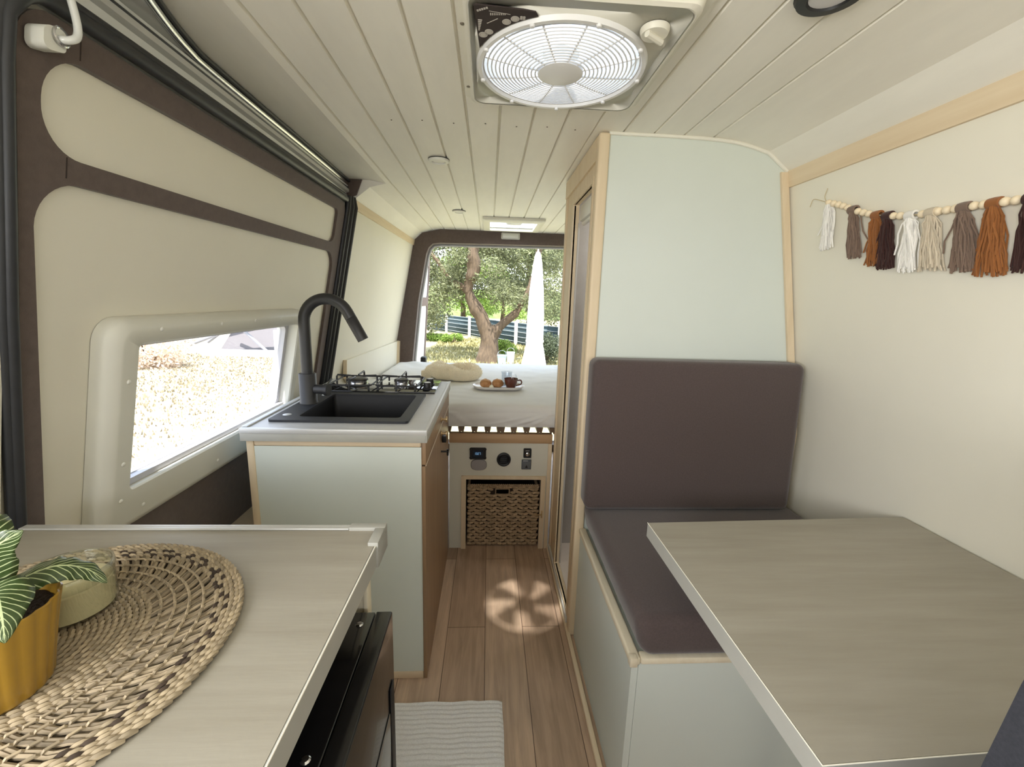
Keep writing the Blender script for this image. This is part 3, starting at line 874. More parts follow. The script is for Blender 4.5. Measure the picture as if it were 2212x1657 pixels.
# ------------------------------------------------------------------ roof fan
FX, FY, FZ = 0.146, 1.043, 1.806
fan = thing('roof_fan', 'square white roof fan with round grille in the plank ceiling', 'roof fan', (FX, FY, FZ))
FANW = mat('fan_off_white_plastic', (222, 219, 206), rough=0.42)
m = MB()
def fl(x0, y0, x1, y1, r, z):
    return [Vector((x, y, z)) for x, y in rrect(x0, y0, x1, y1, r, 6)]
cir = [Vector((FX + 0.172 * math.cos(a), FY + 0.172 * math.sin(a), 0)) for a in [0]]
rows = [fl(-0.072, 0.800, 0.384, 1.262, 0.012, 1.831), fl(-0.072, 0.800, 0.384, 1.262, 0.012, 1.824), fl(-0.058, 0.815, 0.366, 1.246, 0.02, 1.822),
        fl(-0.056, 0.818, 0.362, 1.243, 0.025, 1.803), fl(-0.050, 0.824, 0.356, 1.237, 0.03, 1.799), fl(-0.046, 0.828, 0.352, 1.233, 0.03, 1.801)]
m.grid(rows, close_v=True)
m.plate(rrect(-0.046, 0.828, 0.352, 1.233, 0.03, 6), [circle(FX, FY, 0.1745, 48)], fXY(1.801), 0.0, 0.003)
m.lathe([(0.1745, 0.0), (0.1745, 0.05), (0.1765, 0.05), (0.1765, 0.0)], (FX, FY, 1.801), 48)
m.build('fan_frame', FANW, fan)
GR = mat('grille_white_plastic', (226, 226, 226), rough=0.4)
m = MB()
m.lathe([(0.1690, -0.002), (0.172, -0.008), (0.180, -0.008), (0.183, 0.0), (0.169, 0.0)], (FX, FY, FZ - 0.006), 56); m.build('grille_rim', GR, fan)
m = MB()
nr = 14
for k in range(nr):
    r = 0.055 + (0.168 - 0.055) * k / (nr - 1)
    dz_ = -0.012 * (1 - (r / 0.17) ** 2)
    m.tube([Vector((FX + r * math.cos(a), FY + r * math.sin(a), FZ - 0.006 + dz_)) for a in [2 * PI * q / 48 for q in range(48)]], 0.0017, 6, closed=True)
for k in range(12):
    a = 2 * PI * (k + 0.3) / 12
    m.tube([Vector((FX + r * math.cos(a), FY + r * math.sin(a), FZ - 0.0045 - 0.012 * (1 - (r / 0.17) ** 2))) for r in (0.045, 0.09, 0.13, 0.171)], 0.0022, 6)
m.build('grille', GR, fan)['label'] = 'ringed white grille'
m = MB(); m.lathe([(0, -0.021), (0.040, -0.0205), (0.049, -0.018), (0.0505, -0.012), (0, -0.010)], (FX, FY, FZ), 32); m.build('hub_cap', GR, fan)
for k in range(9):
    a = 2 * PI * (k + 0.1) / 9
    m = MB(); m.lathe([(0, -0.0135), (0.0045, -0.012), (0.0055, -0.008), (0, -0.008)], (FX + 0.1765 * math.cos(a), FY + 0.1765 * math.sin(a), FZ - 0.0062), 10); m.build('rim_screw', GR, fan)
for k in range(5):
    m = MB()
    rows = []
    for t in range(6):
        r = 0.045 + 0.115 * t / 5
        row = []
        for s in range(6):
            b = 2 * PI * k / 5 + 0.25 * t / 5 + (s / 5 - 0.5) * 0.72
            row.append(Vector((FX + r * math.cos(b), FY + r * math.sin(b), 1.842 + 0.022 * (s / 5 - 0.5))))
        rows.append(row)
    m.grid(rows)
    m.build('fan_blade', translucent('smoky_fan_blade', (206, 214, 224), 0.6, 0.05), fan, recalc=False)
m = MB(); m.lathe([(0, 0), (0.04, 0), (0.04, 0.03), (0, 0.03)], (FX, FY, 1.826), 20); m.build('motor', WHITEP, fan)
m = MB()
rows = [fl(-0.05, 0.83, 0.345, 1.245, 0.04, 1.885), fl(-0.05, 0.83, 0.345, 1.245, 0.04, 1.915), fl(-0.02, 0.86, 0.315, 1.215, 0.05, 1.945), fl(0.05, 0.94, 0.245, 1.135, 0.05, 1.955)]
m.grid(rows, close_v=True); m.bm.faces.new(list(m.bm.verts)[-28:])
m.build('lid', translucent('clear_smoke_lid', (88, 98, 118), 0.6, 0.32), fan)['label'] = 'clear domed roof lid'
# control panel
PC = mat('dark_brown_panel', (62, 54, 52), rough=0.7, spec=0.2)
arc = []
for k in range(13):
    a = R(248.5) + (R(200.0) - R(248.5)) * k / 12
    arc.append((FX + 0.186 * math.cos(a), FY + 0.186 * math.sin(a)))
poly = [(-0.037, 0.853), (-0.034, 0.8495)] + [(0.05, 0.8545), (0.072, 0.8585)] + arc
m = MB(); m.plate(poly, [], fXY(1.7972), 0.0, 0.0022); pn = m.build('control_panel', PC, fan)
m = MB()
IC = mat('panel_print_grey', (188, 182, 174), rough=0.5)
zP = 1.7966
for (x, y, r) in ((0.037, 0.880, 0.0080), (0.022, 0.890, 0.0082), (-0.010, 0.923, 0.0082), (-0.021, 0.933, 0.0085)):
    m.plate(circle(x, y, r, 16), [circle(x, y, r * 0.72, 16)], fXY(zP), 0, 0.0004); m.plate(circle(x, y, r * 0.66, 16), [], fXY(zP), 0, 0.0003)
for k in range(9):
    x = -0.008 + 0.0032 * k; h = 0.0062 - 0.0004 * k
    m.plate([(x, 0.868), (x + 0.0018, 0.868), (x + 0.0018, 0.868 + h), (x, 0.868 + h)], [], fXY(zP), 0, 0.0004)
m.plate([(-0.010, 0.8625), (0.028, 0.8685), (0.028, 0.8692), (-0.010, 0.8633)], [], fXY(zP), 0, 0.0004)
for k in range(7):
    y = 0.888 + 0.0048 * k; h = 0.0075 - 0.0008 * k
    m.plate([(-0.030, y), (-0.030 + h, y), (-0.030 + h, y + 0.003), (-0.030, y + 0.003)], [], fXY(zP), 0, 0.0004)
for k in range(5):
    x, y = -0.032 + 0.004 * k, 0.8625 - 0.0022 * k
    m.plate([(x, y), (x + 0.003, y - 0.0016), (x + 0.0045, y + 0.003), (x + 0.0015, y + 0.0046)], [], fXY(zP), 0, 0.0004)
for k in range(4):
    x, y = -0.014 + 0.005 * k, 0.897 - 0.0040 * k
    m.plate([(x, y), (x + 0.0045, y - 0.0034), (x + 0.0052, y - 0.002), (x + 0.0007, y + 0.0014)], [], fXY(zP), 0, 0.0004)
for k in range(4):
    a = PI / 4 + k * PI / 2
    m.plate(circle(0.0505 + 0.0035 * math.cos(a), 0.876 + 0.0035 * math.sin(a), 0.0026, 10), [], fXY(zP), 0, 0.0004)
m.build('panel_print', IC, pn)
m = MB(); m.lathe([(0, -0.012), (0.024, -0.010), (0.027, -0.003), (0.027, 0), (0, 0)], (0.297, 0.888, 1.8005), 28)
kb = m.build('crank_knob', FANW, fan)
m = MB(); m.tube([(0.279, 0.876, 1.786), (0.315, 0.900, 1.786)], [0.006, 0.006], 8); m.build('grip', FANW, kb)
for (x, y) in ((0.371, 0.815), (0.371, 1.10), (-0.062, 0.95), (-0.062, 1.20)):
    m = MB(); m.lathe([(0, -0.002), (0.004, -0.0015), (0.005, 0), (0, 0)], (x, y, 1.8225), 8); m.build('frame_screw', mat('dull_screw', (120, 112, 100), rough=0.4, metal=0.6), fan)

# ------------------------------------------------------------------ skylight near the bed
sl = thing('skylight', 'bright square skylight in ceiling above the bed', 'skylight', (0.16, 3.2, 1.82))
m = MB()
rows = [fl(-0.052, 2.955, 0.365, 3.44, 0.012, 1.831), fl(-0.052, 2.955, 0.365, 3.44, 0.012, 1.818), fl(-0.046, 2.961, 0.359, 3.434, 0.012, 1.813), fl(-0.004, 3.040, 0.318, 3.385, 0.012, 1.811), fl(-0.004, 3.040, 0.318, 3.385, 0.012, 1.845)]
m.grid(rows, close_v=True); m.build('skylight_frame', FANW, sl)
m = MB(); m.plate(rrect(-0.035, 3.02, 0.335, 3.39, 0.02, 4), [], fXY(1.88), 0, 0.012); m.build('skylight_pane', translucent('milky_skylight', (242, 246, 250), 0.9, 0.0), sl)
m = MB(); m.lathe([(0, -0.014), (0.05, -0.012), (0.06, 0.0), (0, 0.0)], (0.16, 3.09, 1.822), 24, wob=lambda a, h: 1 / math.sqrt(math.cos(a) ** 2 + (2.4 * math.sin(a)) ** 2)); m.build('skylight_handle', FANW, sl)

# ------------------------------------------------------------------ ceiling lights
def downlight(name, x, y, z, r, ringm, lensm, label):
    t = thing(name, label, 'ceiling light', (x, y, z))
    m = MB(); m.lathe([(r * 0.60, -0.004), (r * 0.66, -0.010), (r * 0.95, -0.009), (r, -0.0025), (r * 0.6, -0.0025)], (x, y, z), 36); m.build('ring', ringm, t)
    m = MB(); m.lathe([(r * 0.3, -0.0023), (r * 1.02, -0.0023), (r * 1.02, 0.0), (r * 0.3, 0.0)], (x, y, z), 30); m.build('shadow_gap', BLACKP, t)  # black ring stands in for the shaded gap behind the rim
    m = MB(); m.lathe([(0, -0.007), (r * 0.61, -0.0065), (r * 0.62, -0.0026), (0, -0.0026)], (x, y, z), 28); m.build('lens', lensm, t)
    return t
LENS = mat('frosted_lens', (222, 220, 214), rough=0.35)
downlight('ceiling_light', -0.207, 1.822, 1.831, 0.041, WHITEP, LENS, 'round white ceiling light nearer the fan, above the kitchen')
downlight('ceiling_light', -0.196, 2.812, 1.831, 0.041, WHITEP, LENS, 'small round ceiling light further back beside the skylight')
downlight('ceiling_light', 0.568, 0.806, 1.828, 0.054, BLACKP, mat('grey_lens', (196, 194, 194), rough=0.3), 'black-ringed ceiling light cut by the top edge right of the fan')
m_s = mat('pin_hole_dark', (70, 62, 54), rough=0.8)
for k, x in enumerate([-0.50, -0.41, -0.31, -0.215, -0.12, -0.022, 0.075, 0.17, 0.26]):
    m = MB(); m.lathe([(0, -0.001), (0.0022, -0.0008), (0.0026, 0.0), (0, 0)], (x, 1.46 - 0.01 * (k % 2), 1.8315), 8)
    o = m.build('plank_nail', m_s, ceiling)

# ------------------------------------------------------------------ bed platform with front panel and niche
PY = 2.070
bp_ = thing('bed_platform', 'raised bed platform with pale front panel, niche and slatted top', 'bed base', (0.08, 2.8, 0))
BPAN = mat('warm_white_panel', (214, 212, 198), rough=0.5, var=0.01)
m = MB(); m.plate([(-0.186, 0.0), (-0.100, 0.0), (-0.100, 0.392), (0.287, 0.392), (0.287, 0.0), (0.336, 0.0), (0.336, 0.587), (-0.186, 0.587)], [], fXZ(PY), 0, 0.015)
m.build('front_panel', BPAN, bp_)
m = MB(); m.box((-0.187, PY - 0.012, 0.588), (0.336, PY + 0.03, 0.636), bevel=0.004); m.build('front_rail', wood('tan_rail_wood', (190, 158, 122), (170, 138, 104), 'X', rough=0.5), bp_)['label'] = 'tan wooden front rail'
m = MB()
m.plate([(-0.124, 0.0), (-0.100, 0.0), (-0.100, 0.392), (0.287, 0.392), (0.287, 0.0), (0.311, 0.0), (0.311, 0.410), (-0.124, 0.410)], [], fXZ(PY), -0.010, -0.0005)
m.build('niche_frame', TRIMZ, bp_)['label'] = 'pale wood frame round the niche'
m = MB(); m.box((0.316, PY - 0.009, 0.0), (0.336, PY - 0.001, 0.587), bevel=0.002); m.build('side_strip', TRIMZ, bp_)
NI = mat('dark_niche_lining', (96, 78, 66), rough=0.7)
m = MB(); m.box((-0.108, PY + 0.016, 0.0), (-0.101, 2.55, 0.40)); m.box((0.288, PY + 0.016, 0.0), (0.295, 2.55, 0.40)); m.box((-0.1, 2.54, 0.0), (0.287, 2.55, 0.40)); m.box((-0.1, PY + 0.016, 0.3925), (0.287, 2.54, 0.40)); m.build('niche_lining', NI, bp_)
SLW = wood('dark_slat_wood', (118, 98, 78), (98, 80, 64), 'Y')
for k in range(-11, 14):
    xc = 0.0055 + 0.066 * k
    if -0.16 < xc - 0.0 < 0.34 or True:
        m = MB()
        w0, w1 = (0.011, 0.017) if k != 1 else (0.016, 0.022)
        pr = [(xc - w0, 0.6365), (xc - 0.0045, 0.6365), (xc - 0.0025, 0.645), (xc + 0.0025, 0.645), (xc + 0.0045, 0.6365), (xc + w0, 0.6365), (xc + w1, 0.668), (xc - w1, 0.668)]
        m.prism(pr, fXZ(PY), 0, 1.43)
        m.build('slat', SLW, bp_)
m = MB(); m.box((-0.74, 3.46, 0.588), (1.05, 3.50, 0.636)); m.build('rear_rail', SLW, bp_)
for x in (-0.70, 1.0):
    m = MB(); m.box((x, 3.465, 0.0), (x + 0.04, 3.495, 0.588)); m.build('post', SLW, bp_)
    m = MB(); m.box((x, PY + 0.04, 0.588), (x + 0.04, 3.459, 0.636)); m.build('side_rail', SLW, bp_)
m = MB(); m.box((0.2935, PY - 0.016, 0.180), (0.3005, PY - 0.010, 0.222), bevel=0.002); m.tube([(0.297, PY - 0.018, 0.200), (0.262, PY - 0.022, 0.203)], 0.003, 8); m.tube([(0.299, PY - 0.018, 0.216), (0.299, PY - 0.026, 0.224)], 0.003, 8); m.build('turn_latch', BRASS, bp_)
# controls on the panel
def ctrl(name, label, cat, loc): return thing(name, label, cat, loc)
DARKG = mat('charcoal_plastic', (40, 42, 44), rough=0.4)
t = ctrl('battery_display', 'black rectangular display with faint blue digits above the oval plate', 'display', (-0.040, PY, 0.533))
m = MB(); m.plate(rrect(-0.082, 0.503, 0.000, 0.561, 0.007, 4), [], fXZ(PY), -0.014, -0.0005); bmesh.ops.bevel(m.bm, geom=[e for e in m.bm.edges if len(e.link_faces) == 2 and e.calc_face_angle(0) > 1.0 and e.verts[0].co.y < PY - 0.01 and e.verts[1].co.y < PY - 0.01], offset=0.003, segments=2, affect='EDGES')
for (x, z) in ((-0.076, 0.509), (-0.006, 0.509), (-0.076, 0.555), (-0.006, 0.555)):
    m.ball((x, PY - 0.011, z), 0.0085, 1, 0.6, 1, 10, 6)
m.build('housing', BLACKP, t)
m = MB(); m.plate(rrect(-0.068, 0.511, -0.014, 0.552, 0.004, 3), [], fXZ(PY), -0.0155, -0.0142); sc_ = m.build('screen', mat('dark_blue_screen', (22, 32, 46), rough=0.15), t)
m = MB()
def seg7(ch, x, z, w, h, mm, y, d=0.0004):
    S = {'a': (0, 1, 1, 1), 'g': (0, .5, 1, .5), 'd': (0, 0, 1, 0), 'f': (0, .5, 0, 1), 'b': (1, .5, 1, 1), 'e': (0, 0, 0, .5), 'c': (1, 0, 1, .5)}
    on = {'1': 'bc', '3': 'abgcd', '2': 'abged', '4': 'fgbc', '8': 'abcdefg', '7': 'abc'}[ch]
    t_ = w * 0.16
    for s in on:
        a, b, c, e = S[s]
        mm.box((x + a * w - t_ / 2, y - d, z + b * h - t_ / 2), (x + c * w + t_ / 2, y, z + e * h + t_ / 2))
for i, ch in enumerate('1327'):
    seg7(ch, -0.058 + 0.0085 * i, 0.528, 0.0045, 0.011, m, PY - 0.0157)
m.build('digits', mat('pale_blue_digits', (120, 150, 180), rough=0.4, emit=(120, 165, 205), estr=0.6), sc_)
t = ctrl('wall_sensor', 'grey oval plate under the black display', 'cover plate', (-0.036, PY, 0.470))
m = MB(); m.lathe([(0, -0.008), (0.038, -0.007), (0.041, -0.003), (0.041, -0.0005), (0, -0.0005)], (-0.036, PY, 0.469), 36, axis='Y', wob=lambda a, h: 1 / (abs(math.cos(a)) ** 2.6 + abs(1.36 * math.sin(a)) ** 2.6) ** (1 / 2.6)); m.build('cover', mat('mid_grey_plastic', (150, 146, 146), rough=0.5), t)
t = ctrl('heater_vent', 'round black vent in the middle of the panel', 'vent', (0.091, PY, 0.499))
m = MB(); m.lathe([(0, -0.016), (0.020, -0.015), (0.024, -0.011), (0.030, -0.013), (0.035, -0.011), (0.0365, -0.0005), (0, -0.0005)], (0.091, PY, 0.499), 36, axis='Y'); m.build('vent_body', BLACKP, t)
for k in (-1, 0, 1):
    m = MB(); m.box((0.074, PY - 0.0185, 0.499 + 0.010 * k - 0.002), (0.108, PY - 0.0148, 0.499 + 0.010 * k + 0.002), bevel=0.001); m.build('vent_fin', DARKG, t)
t = ctrl('switch', 'black switch plate with silver button on the panel', 'switch', (0.211, PY, 0.536))
m = MB(); m.plate(rrect(0.191, 0.510, 0.231, 0.560, 0.005, 4), [], fXZ(PY), -0.008, -0.0005); m.build('plate', BLACKP, t)
m = MB(); m.lathe([(0, -0.014), (0.008, -0.0135), (0.011, -0.011), (0.0115, -0.0082), (0, -0.0082)], (0.211, PY, 0.530), 22, axis='Y'); m.build('button', STEEL, t)
m = MB(); m.box((0.201, PY - 0.0086, 0.5465), (0.221, PY - 0.0081, 0.5505)); m.build('caption_strip', mat('grey_caption', (150, 150, 150), rough=0.5), t)
t = ctrl('power_socket', 'square grey power socket under the switch', 'socket', (0.208, PY, 0.475))
m = MB(); m.box((0.183, PY - 0.010, 0.448), (0.232, PY - 0.0005, 0.500), bevel=0.002); m.build('plate', mat('slate_grey_plastic', (84, 88, 92), rough=0.4), t)
m = MB(); m.box((0.186, PY - 0.0118, 0.451), (0.229, PY - 0.0102, 0.491), bevel=0.0006); fl_ = m.build('flap', mat('slate_grey_flap', (96, 99, 102), rough=0.45), t)
m = MB(); m.plate([(0.201, 0.458), (0.215, 0.458), (0.208, 0.474)], [], fXZ(PY), -0.0122, -0.0119); m.build('mark', BLACKP, fl_)
m = MB(); m.box((0.190, PY - 0.0104, 0.4935), (0.215, PY - 0.0101, 0.4965)); m.build('caption_strip', mat('light_caption', (190, 190, 190), rough=0.5), t)

# basket
ba = thing('wicker_basket', 'brown woven wicker basket filling the niche under the bed', 'basket', (0.09, 2.25, 0.004))
WICK = mat('wicker_brown', (172, 149, 119), rough=0.75, island=0.25, var=0.12, scale=90)
WD = mat('wicker_dark_core', (48, 36, 28), rough=0.9)
BX0, BX1, BZ0, BZ1, BYF = -0.092, 0.278, 0.006, 0.338, PY + 0.018
m = MB(); m.plate([(BX0 + 0.008, BZ0), (BX1 - 0.008, BZ0), (BX1 - 0.008, BZ1), (BX0 + 0.008, BZ1)], [[(0.054, 0.294), (0.126, 0.294), (0.126, 0.328), (0.054, 0.328)]], fXZ(BYF), 0.010, 0.018); m.box((BX0 + 0.004, BYF + 0.02, BZ0), (BX0 + 0.012, BYF + 0.33, BZ1)); m.box((BX1 - 0.012, BYF + 0.02, BZ0), (BX1 - 0.004, BYF + 0.33, BZ1)); m.box((BX0 + 0.013, BYF + 0.32, BZ0), (BX1 - 0.013, BYF + 0.33, BZ1)); m.build('core', WD, ba)
m = MB(); nrow, ncol = 19, 13
hx0, hx1, hz0, hz1 = 0.052, 0.128, 0.294, 0.328
for r in range(nrow):
    z = BZ0 + 0.008 + (BZ1 - 0.022 - BZ0) * r / (nrow - 1)
    for c in range(ncol + 1):
        w = (BX1 - BX0 - 0.01) / ncol
        x = BX0 + 0.005 + w * (c + (0.5 if r % 2 else 0))
        xa, xb = max(BX0, x - w * 0.56), min(BX1, x + w * 0.56)
        if xb - xa < 0.006: continue
        if hz0 < z < hz1 and xb > hx0 and xa < hx1: continue
        tl = 0.0036 * (1 if (r + c) % 2 else -1)
        m.tube([(xa, BYF + 0.009, z - tl), ((xa + xb) / 2 - w * .25, BYF + 0.0035, z - tl * .5), ((xa + xb) / 2 + w * .25, BYF + 0.0035, z + tl * .5), (xb, BYF + 0.009, z + tl)], [0.0050, 0.0078, 0.0078, 0.0050], 6)
m.build('woven_front', WICK, ba)
m = MB()
for (zz, rr_) in ((BZ1 - 0.004, 0.0075), (BZ1 + 0.006, 0.007)):
    n = 34
    for k in range(n):
        xa = BX0 + (BX1 - BX0) * k / n
        m.tube([(xa, BYF + 0.010, zz - 0.003), (xa + 0.010, BYF + 0.003, zz + 0.002), (xa + 0.014, BYF + 0.010, zz + 0.004)], [rr_ * .6, rr_ * .8, rr_ * .6], 6)
    m.tube([(BX0 + 0.006, BYF + 0.012, zz), (BX0 + 0.006, BYF + 0.32, zz)], rr_, 6); m.tube([(BX1 - 0.006, BYF + 0.012, zz), (BX1 - 0.006, BYF + 0.32, zz)], rr_, 6)
m.build('braided_rim', WICK, ba)
m = MB(); m.plate(rrect(hx0, hz0 - 0.002, hx1, hz1 + 0.002, 0.004, 3), [rrect(hx0 + 0.005, hz0 + 0.003, hx1 - 0.005, hz1 - 0.003, 0.003, 3)], fXZ(BYF), -0.001, 0.008); m.build('handle_hole', WICK, ba)

# mattress under a fitted sheet
SHEET = mat('white_cotton_sheet', (220, 219, 216), rough=0.85, var=0.015, scale=8, bump=0.05, bscale=400, spec=0.2)
mt = thing('mattress', 'mattress under a wrinkled white fitted sheet', 'mattress', (0.1, 2.8, 0.67))
from mathutils import noise as NZ
m = MB()
MX0, MX1, MY0, MY1, MZ0, MZ1 = -0.745, 1.075, 2.065, 3.50, 0.6695, 0.782
nx, ny, nf = 130, 70, 14
def wr(x, y):
    return 0.004 * NZ.noise(Vector((x * 3.0, y * 4.0, 1))) + 0.0022 * NZ.noise(Vector((x * 9 + y * 5, y * 14 - x * 4, 4))) + 0.006 * max(0, NZ.noise(Vector((x * 4 - 7 * y, y * 2.2 + x * 3, 9))) - 0.22)
rows = []
for i in range(nf):                               # front hang from the bottom up
    t = i / nf
    z = MZ0 + (MZ1 - 0.035 - MZ0) * t
    row = []
    for j in range(nx + 1):
        x = MX0 + (MX1 - MX0) * j / nx
        f = 0.0055 * NZ.noise(Vector((x * 5 + t * 2.6 * (1 if x > 0.1 else -1), t * 1.2, 3)))
        s_ = 0.0
        for (q, sl_, am) in ((0.335, -0.22, 0.010), (0.335, -0.12, 0.008), (-0.175, 0.09, 0.007), (0.30, -0.34, 0.006)):
            xl = q + sl_ * (1 - t)
            s_ += am * math.exp(-((x - xl) / 0.014) ** 2) * (0.35 + 0.65 * math.sin(t * PI))
        row.append(Vector((x, MY0 + 0.010 - 0.006 * math.sin(t * PI) - f - s_, z)))
    rows.append(row)
for i in range(7):
    a = (i / 7) * PI / 2
    row = []
    for j in range(nx + 1):
        x = MX0 + (MX1 - MX0) * j / nx
        row.append(Vector((x, MY0 + 0.010 + 0.035 * (1 - math.cos(a)) - 0.003 * NZ.noise(Vector((x * 12, 0, 2))), MZ1 - 0.035 + 0.035 * math.sin(a) + wr(x, MY0) * math.sin(a) + 0.004 * math.sin(a) * NZ.noise(Vector((x * 7, 3, 2))))))
    rows.append(row)
for i in range(1, ny + 1):
    y = MY0 + 0.045 + (MY1 - MY0 - 0.06) * i / ny
    row = []
    for j in range(nx + 1):
        x = MX0 + (MX1 - MX0) * j / nx
        e = min(1, (MX1 - x) / 0.05, (x - MX0) / 0.05)
        cr = 0.010 * NZ.noise(Vector((x * 6, y * 6 + x * 8, 7))) * max(0, min(1, (y - 2.7) * 2)) * (1 if x < -0.3 else 0.3)
        row.append(Vector((x, y, MZ1 + wr(x, y) + cr - 0.03 * (1 - max(0, e)) ** 2)))
    rows.append(row)
rows.append([Vector((MX0 + (MX1 - MX0) * j / nx, MY1, MZ0)) for j in range(nx + 1)])
m.grid(rows)
m.build('fitted_sheet', SHEET, mt, sharp=70)
m = MB(); m.box((MX0 + 0.02, MY0 + 0.03, MZ0 + 0.001), (MX1 - 0.02, MY1 - 0.03, MZ1 - 0.02)); m.build('mattress_core', mat('mattress_foam', (200, 196, 186), rough=0.9), mt)

# sheepskin throw
FUR = mat('cream_sheepskin', (242, 231, 208), rough=1.0, var=0.05, scale=30, bump=0.5, bscale=160, sheen=0.5, spec=0.1)
fu = thing('sheepskin_throw', 'cream sheepskin throw curled up on the bed behind the hob', 'throw', (-0.24, 2.75, 0.785))
m = MB()
def blobtube(pts, rad, seg=22, n=8, fl_=0.8):
    P = bez(pts, n); k = len(P) - 1
    rr = []
    for i in range(len(P)):
        t = i / k * (len(rad) - 1); a = int(min(t, len(rad) - 2)); f = t - a
        rr.append(rad[a] * (1 - f) + rad[a + 1] * f)
    m.tube(P, rr, seg)
blobtube([(-0.42, 2.74, 0.81), (-0.33, 2.73, 0.835), (-0.24, 2.71, 0.828), (-0.16, 2.68, 0.815), (-0.09, 2.72, 0.815), (-0.075, 2.79, 0.83), (-0.12, 2.85, 0.845), (-0.20, 2.86, 0.848), (-0.25, 2.83, 0.85)],
         [0.020, 0.048, 0.052, 0.040, 0.034, 0.034, 0.032, 0.026, 0.008])
blobtube([(-0.40, 2.80, 0.815), (-0.32, 2.82, 0.838), (-0.25, 2.80, 0.835)], [0.03, 0.055, 0.03])
for v in m.bm.verts:
    n_ = NZ.noise(v.co * 28) * 0.006 + NZ.noise(v.co * 90) * 0.003
    v.co += Vector((n_, n_ * 0.6, n_))
    if v.co.z < 0.7885: v.co.z = 0.7885
m.build('fleece', FUR, fu, sharp=80)
m = MB()
fl_src = bpy.data.objects['fleece'].data
rnd = random.Random(3)
base = WORLD[fu.name]
for p in fl_src.polygons:
    if p.normal.z < -0.35: continue
    for q in range(5):
        vs_ = [fl_src.vertices[i].co for i in p.vertices]
        w_ = [rnd.random() for _ in vs_]; s_ = sum(w_)
        c_ = sum((v * w for v, w in zip(vs_, w_)), Vector()) / s_ + base
        d_ = (p.normal + Vector((rnd.uniform(-.7, .7), rnd.uniform(-.7, .7), rnd.uniform(-.7, .4)))).normalized() * rnd.uniform(0.006, 0.013)
        s2 = d_.orthogonal().normalized() * 0.0011
        m.verts_faces([c_ - s2, c_ + s2, c_ + d_], [(0, 1, 2)])
pil = m.build('fleece_pile', mat('cream_sheepskin_pile', (244, 234, 212), rough=1.0, spec=0.1, island=0.08), fu, recalc=False)
pil['kind'] = 'stuff'

# breakfast tray
tr = thing('serving_tray', 'white oval serving tray on the bed', 'tray', (0.066, 2.475, 0.786))
TRY = mat('white_enamel_tray', (228, 224, 222), rough=0.2)
m = MB()
TZ = 0.7885
def tl(ins, z): return [Vector((x, y, z)) for x, y in rrect(-0.088 + ins, 2.392 + ins, 0.218 - ins, 2.562 - ins, 0.083 - ins, 8)]
m.grid([tl(0.016, TZ), tl(0.004, TZ + 0.010), tl(0.0, TZ + 0.016), tl(0.002, TZ + 0.0175), tl(0.006, TZ + 0.013), tl(0.020, TZ + 0.004)], close_v=True)
vs_ = list(m.bm.verts); m.bm.faces.new(vs_[-36:]); m.bm.faces.new(vs_[:36][::-1])
m.build('tray_body', TRY, tr)
BUN = mat('golden_pastry', (196, 148, 102), rough=0.6, col2=(168, 116, 72), scale=60, bump=0.2, bscale=90)
def bun(x, y, lab, rot):
    t = thing('bread_roll', lab, 'pastry', (x, y, TZ + 0.0045), 'pastries on the tray')
    m = MB()
    prof = [(0.0, 0.0), (0.020, 0.0), (0.030, 0.006), (0.0335, 0.018), (0.032, 0.030), (0.026, 0.040), (0.014, 0.045), (0.0, 0.046)]
    m.lathe(prof, (x, y, TZ + 0.0045), 24, wob=lambda a, h: 1 + 0.05 * math.sin(5 * a + rot) + 0.03 * math.sin(9 * a + h * 90))
    m.build('dough', BUN, t)
    m = MB()
    sp = [Vector((x + (0.004 + 0.0016 * k) * math.cos(0.55 * k + rot), y + (0.004 + 0.0016 * k) * math.sin(0.55 * k + rot), TZ + 0.0045 + 0.0465 - 0.022 * ((0.004 + 0.0016 * k) / 0.031) ** 3)) for k in range(17)]
    m.tube(sp, 0.0032, 6); m.build('swirl', mat('pale_pastry_swirl', (214, 176, 132), rough=0.6, island=0.1), t)
    return t
bun(-0.010, 2.470, 'golden pastry roll at the outer left of the tray', 0.3)
bun(0.060, 2.478, 'golden pastry roll beside the dark mug on the tray', 1.4)
mg = thing('tea_mug', 'dark red-brown glass mug on the tray', 'mug', (0.138, 2.458, TZ + 0.0045))
TEA = mat('dark_red_tea_glass', (92, 44, 34), rough=0.1, coat=0.5)
m = MB(); m.lathe([(0, 0), (0.024, 0), (0.028, 0.004), (0.038, 0.040), (0.041, 0.056), (0.039, 0.056), (0.036, 0.040), (0.026, 0.008), (0, 0.008)], (0.138, 2.458, TZ + 0.0045), 28); m.build('cup', TEA, mg)
m = MB(); m.lathe([(0, 0.044), (0.0365, 0.044)], (0.138, 2.458, TZ + 0.0045), 24); m.build('tea', mat('dark_tea', (60, 26, 18), rough=0.1), mg)
m = MB(); m.tube(bez([(0.174, 2.458, TZ + 0.050), (0.196, 2.458, TZ + 0.050), (0.198, 2.458, TZ + 0.030), (0.168, 2.458, TZ + 0.018)], 6), 0.0042, 8); m.build('handle', TEA, mg)
gj = thing('glass_jug', 'clear glass jug standing behind the mug on the tray', 'jug', (0.115, 2.525, TZ + 0.0045))
CLG = pane_mat('clear_glass_thin', (244, 247, 250), 0.10)
m = MB(); m.lathe([(0.0, 0.0015), (0.028, 0.0015), (0.030, 0.004), (0.031, 0.075), (0.034, 0.085), (0.0325, 0.085), (0.029, 0.074), (0.028, 0.006), (0, 0.004)], (0.115, 2.525, TZ + 0.0045), 28); m.build('jug_body', CLG, gj)
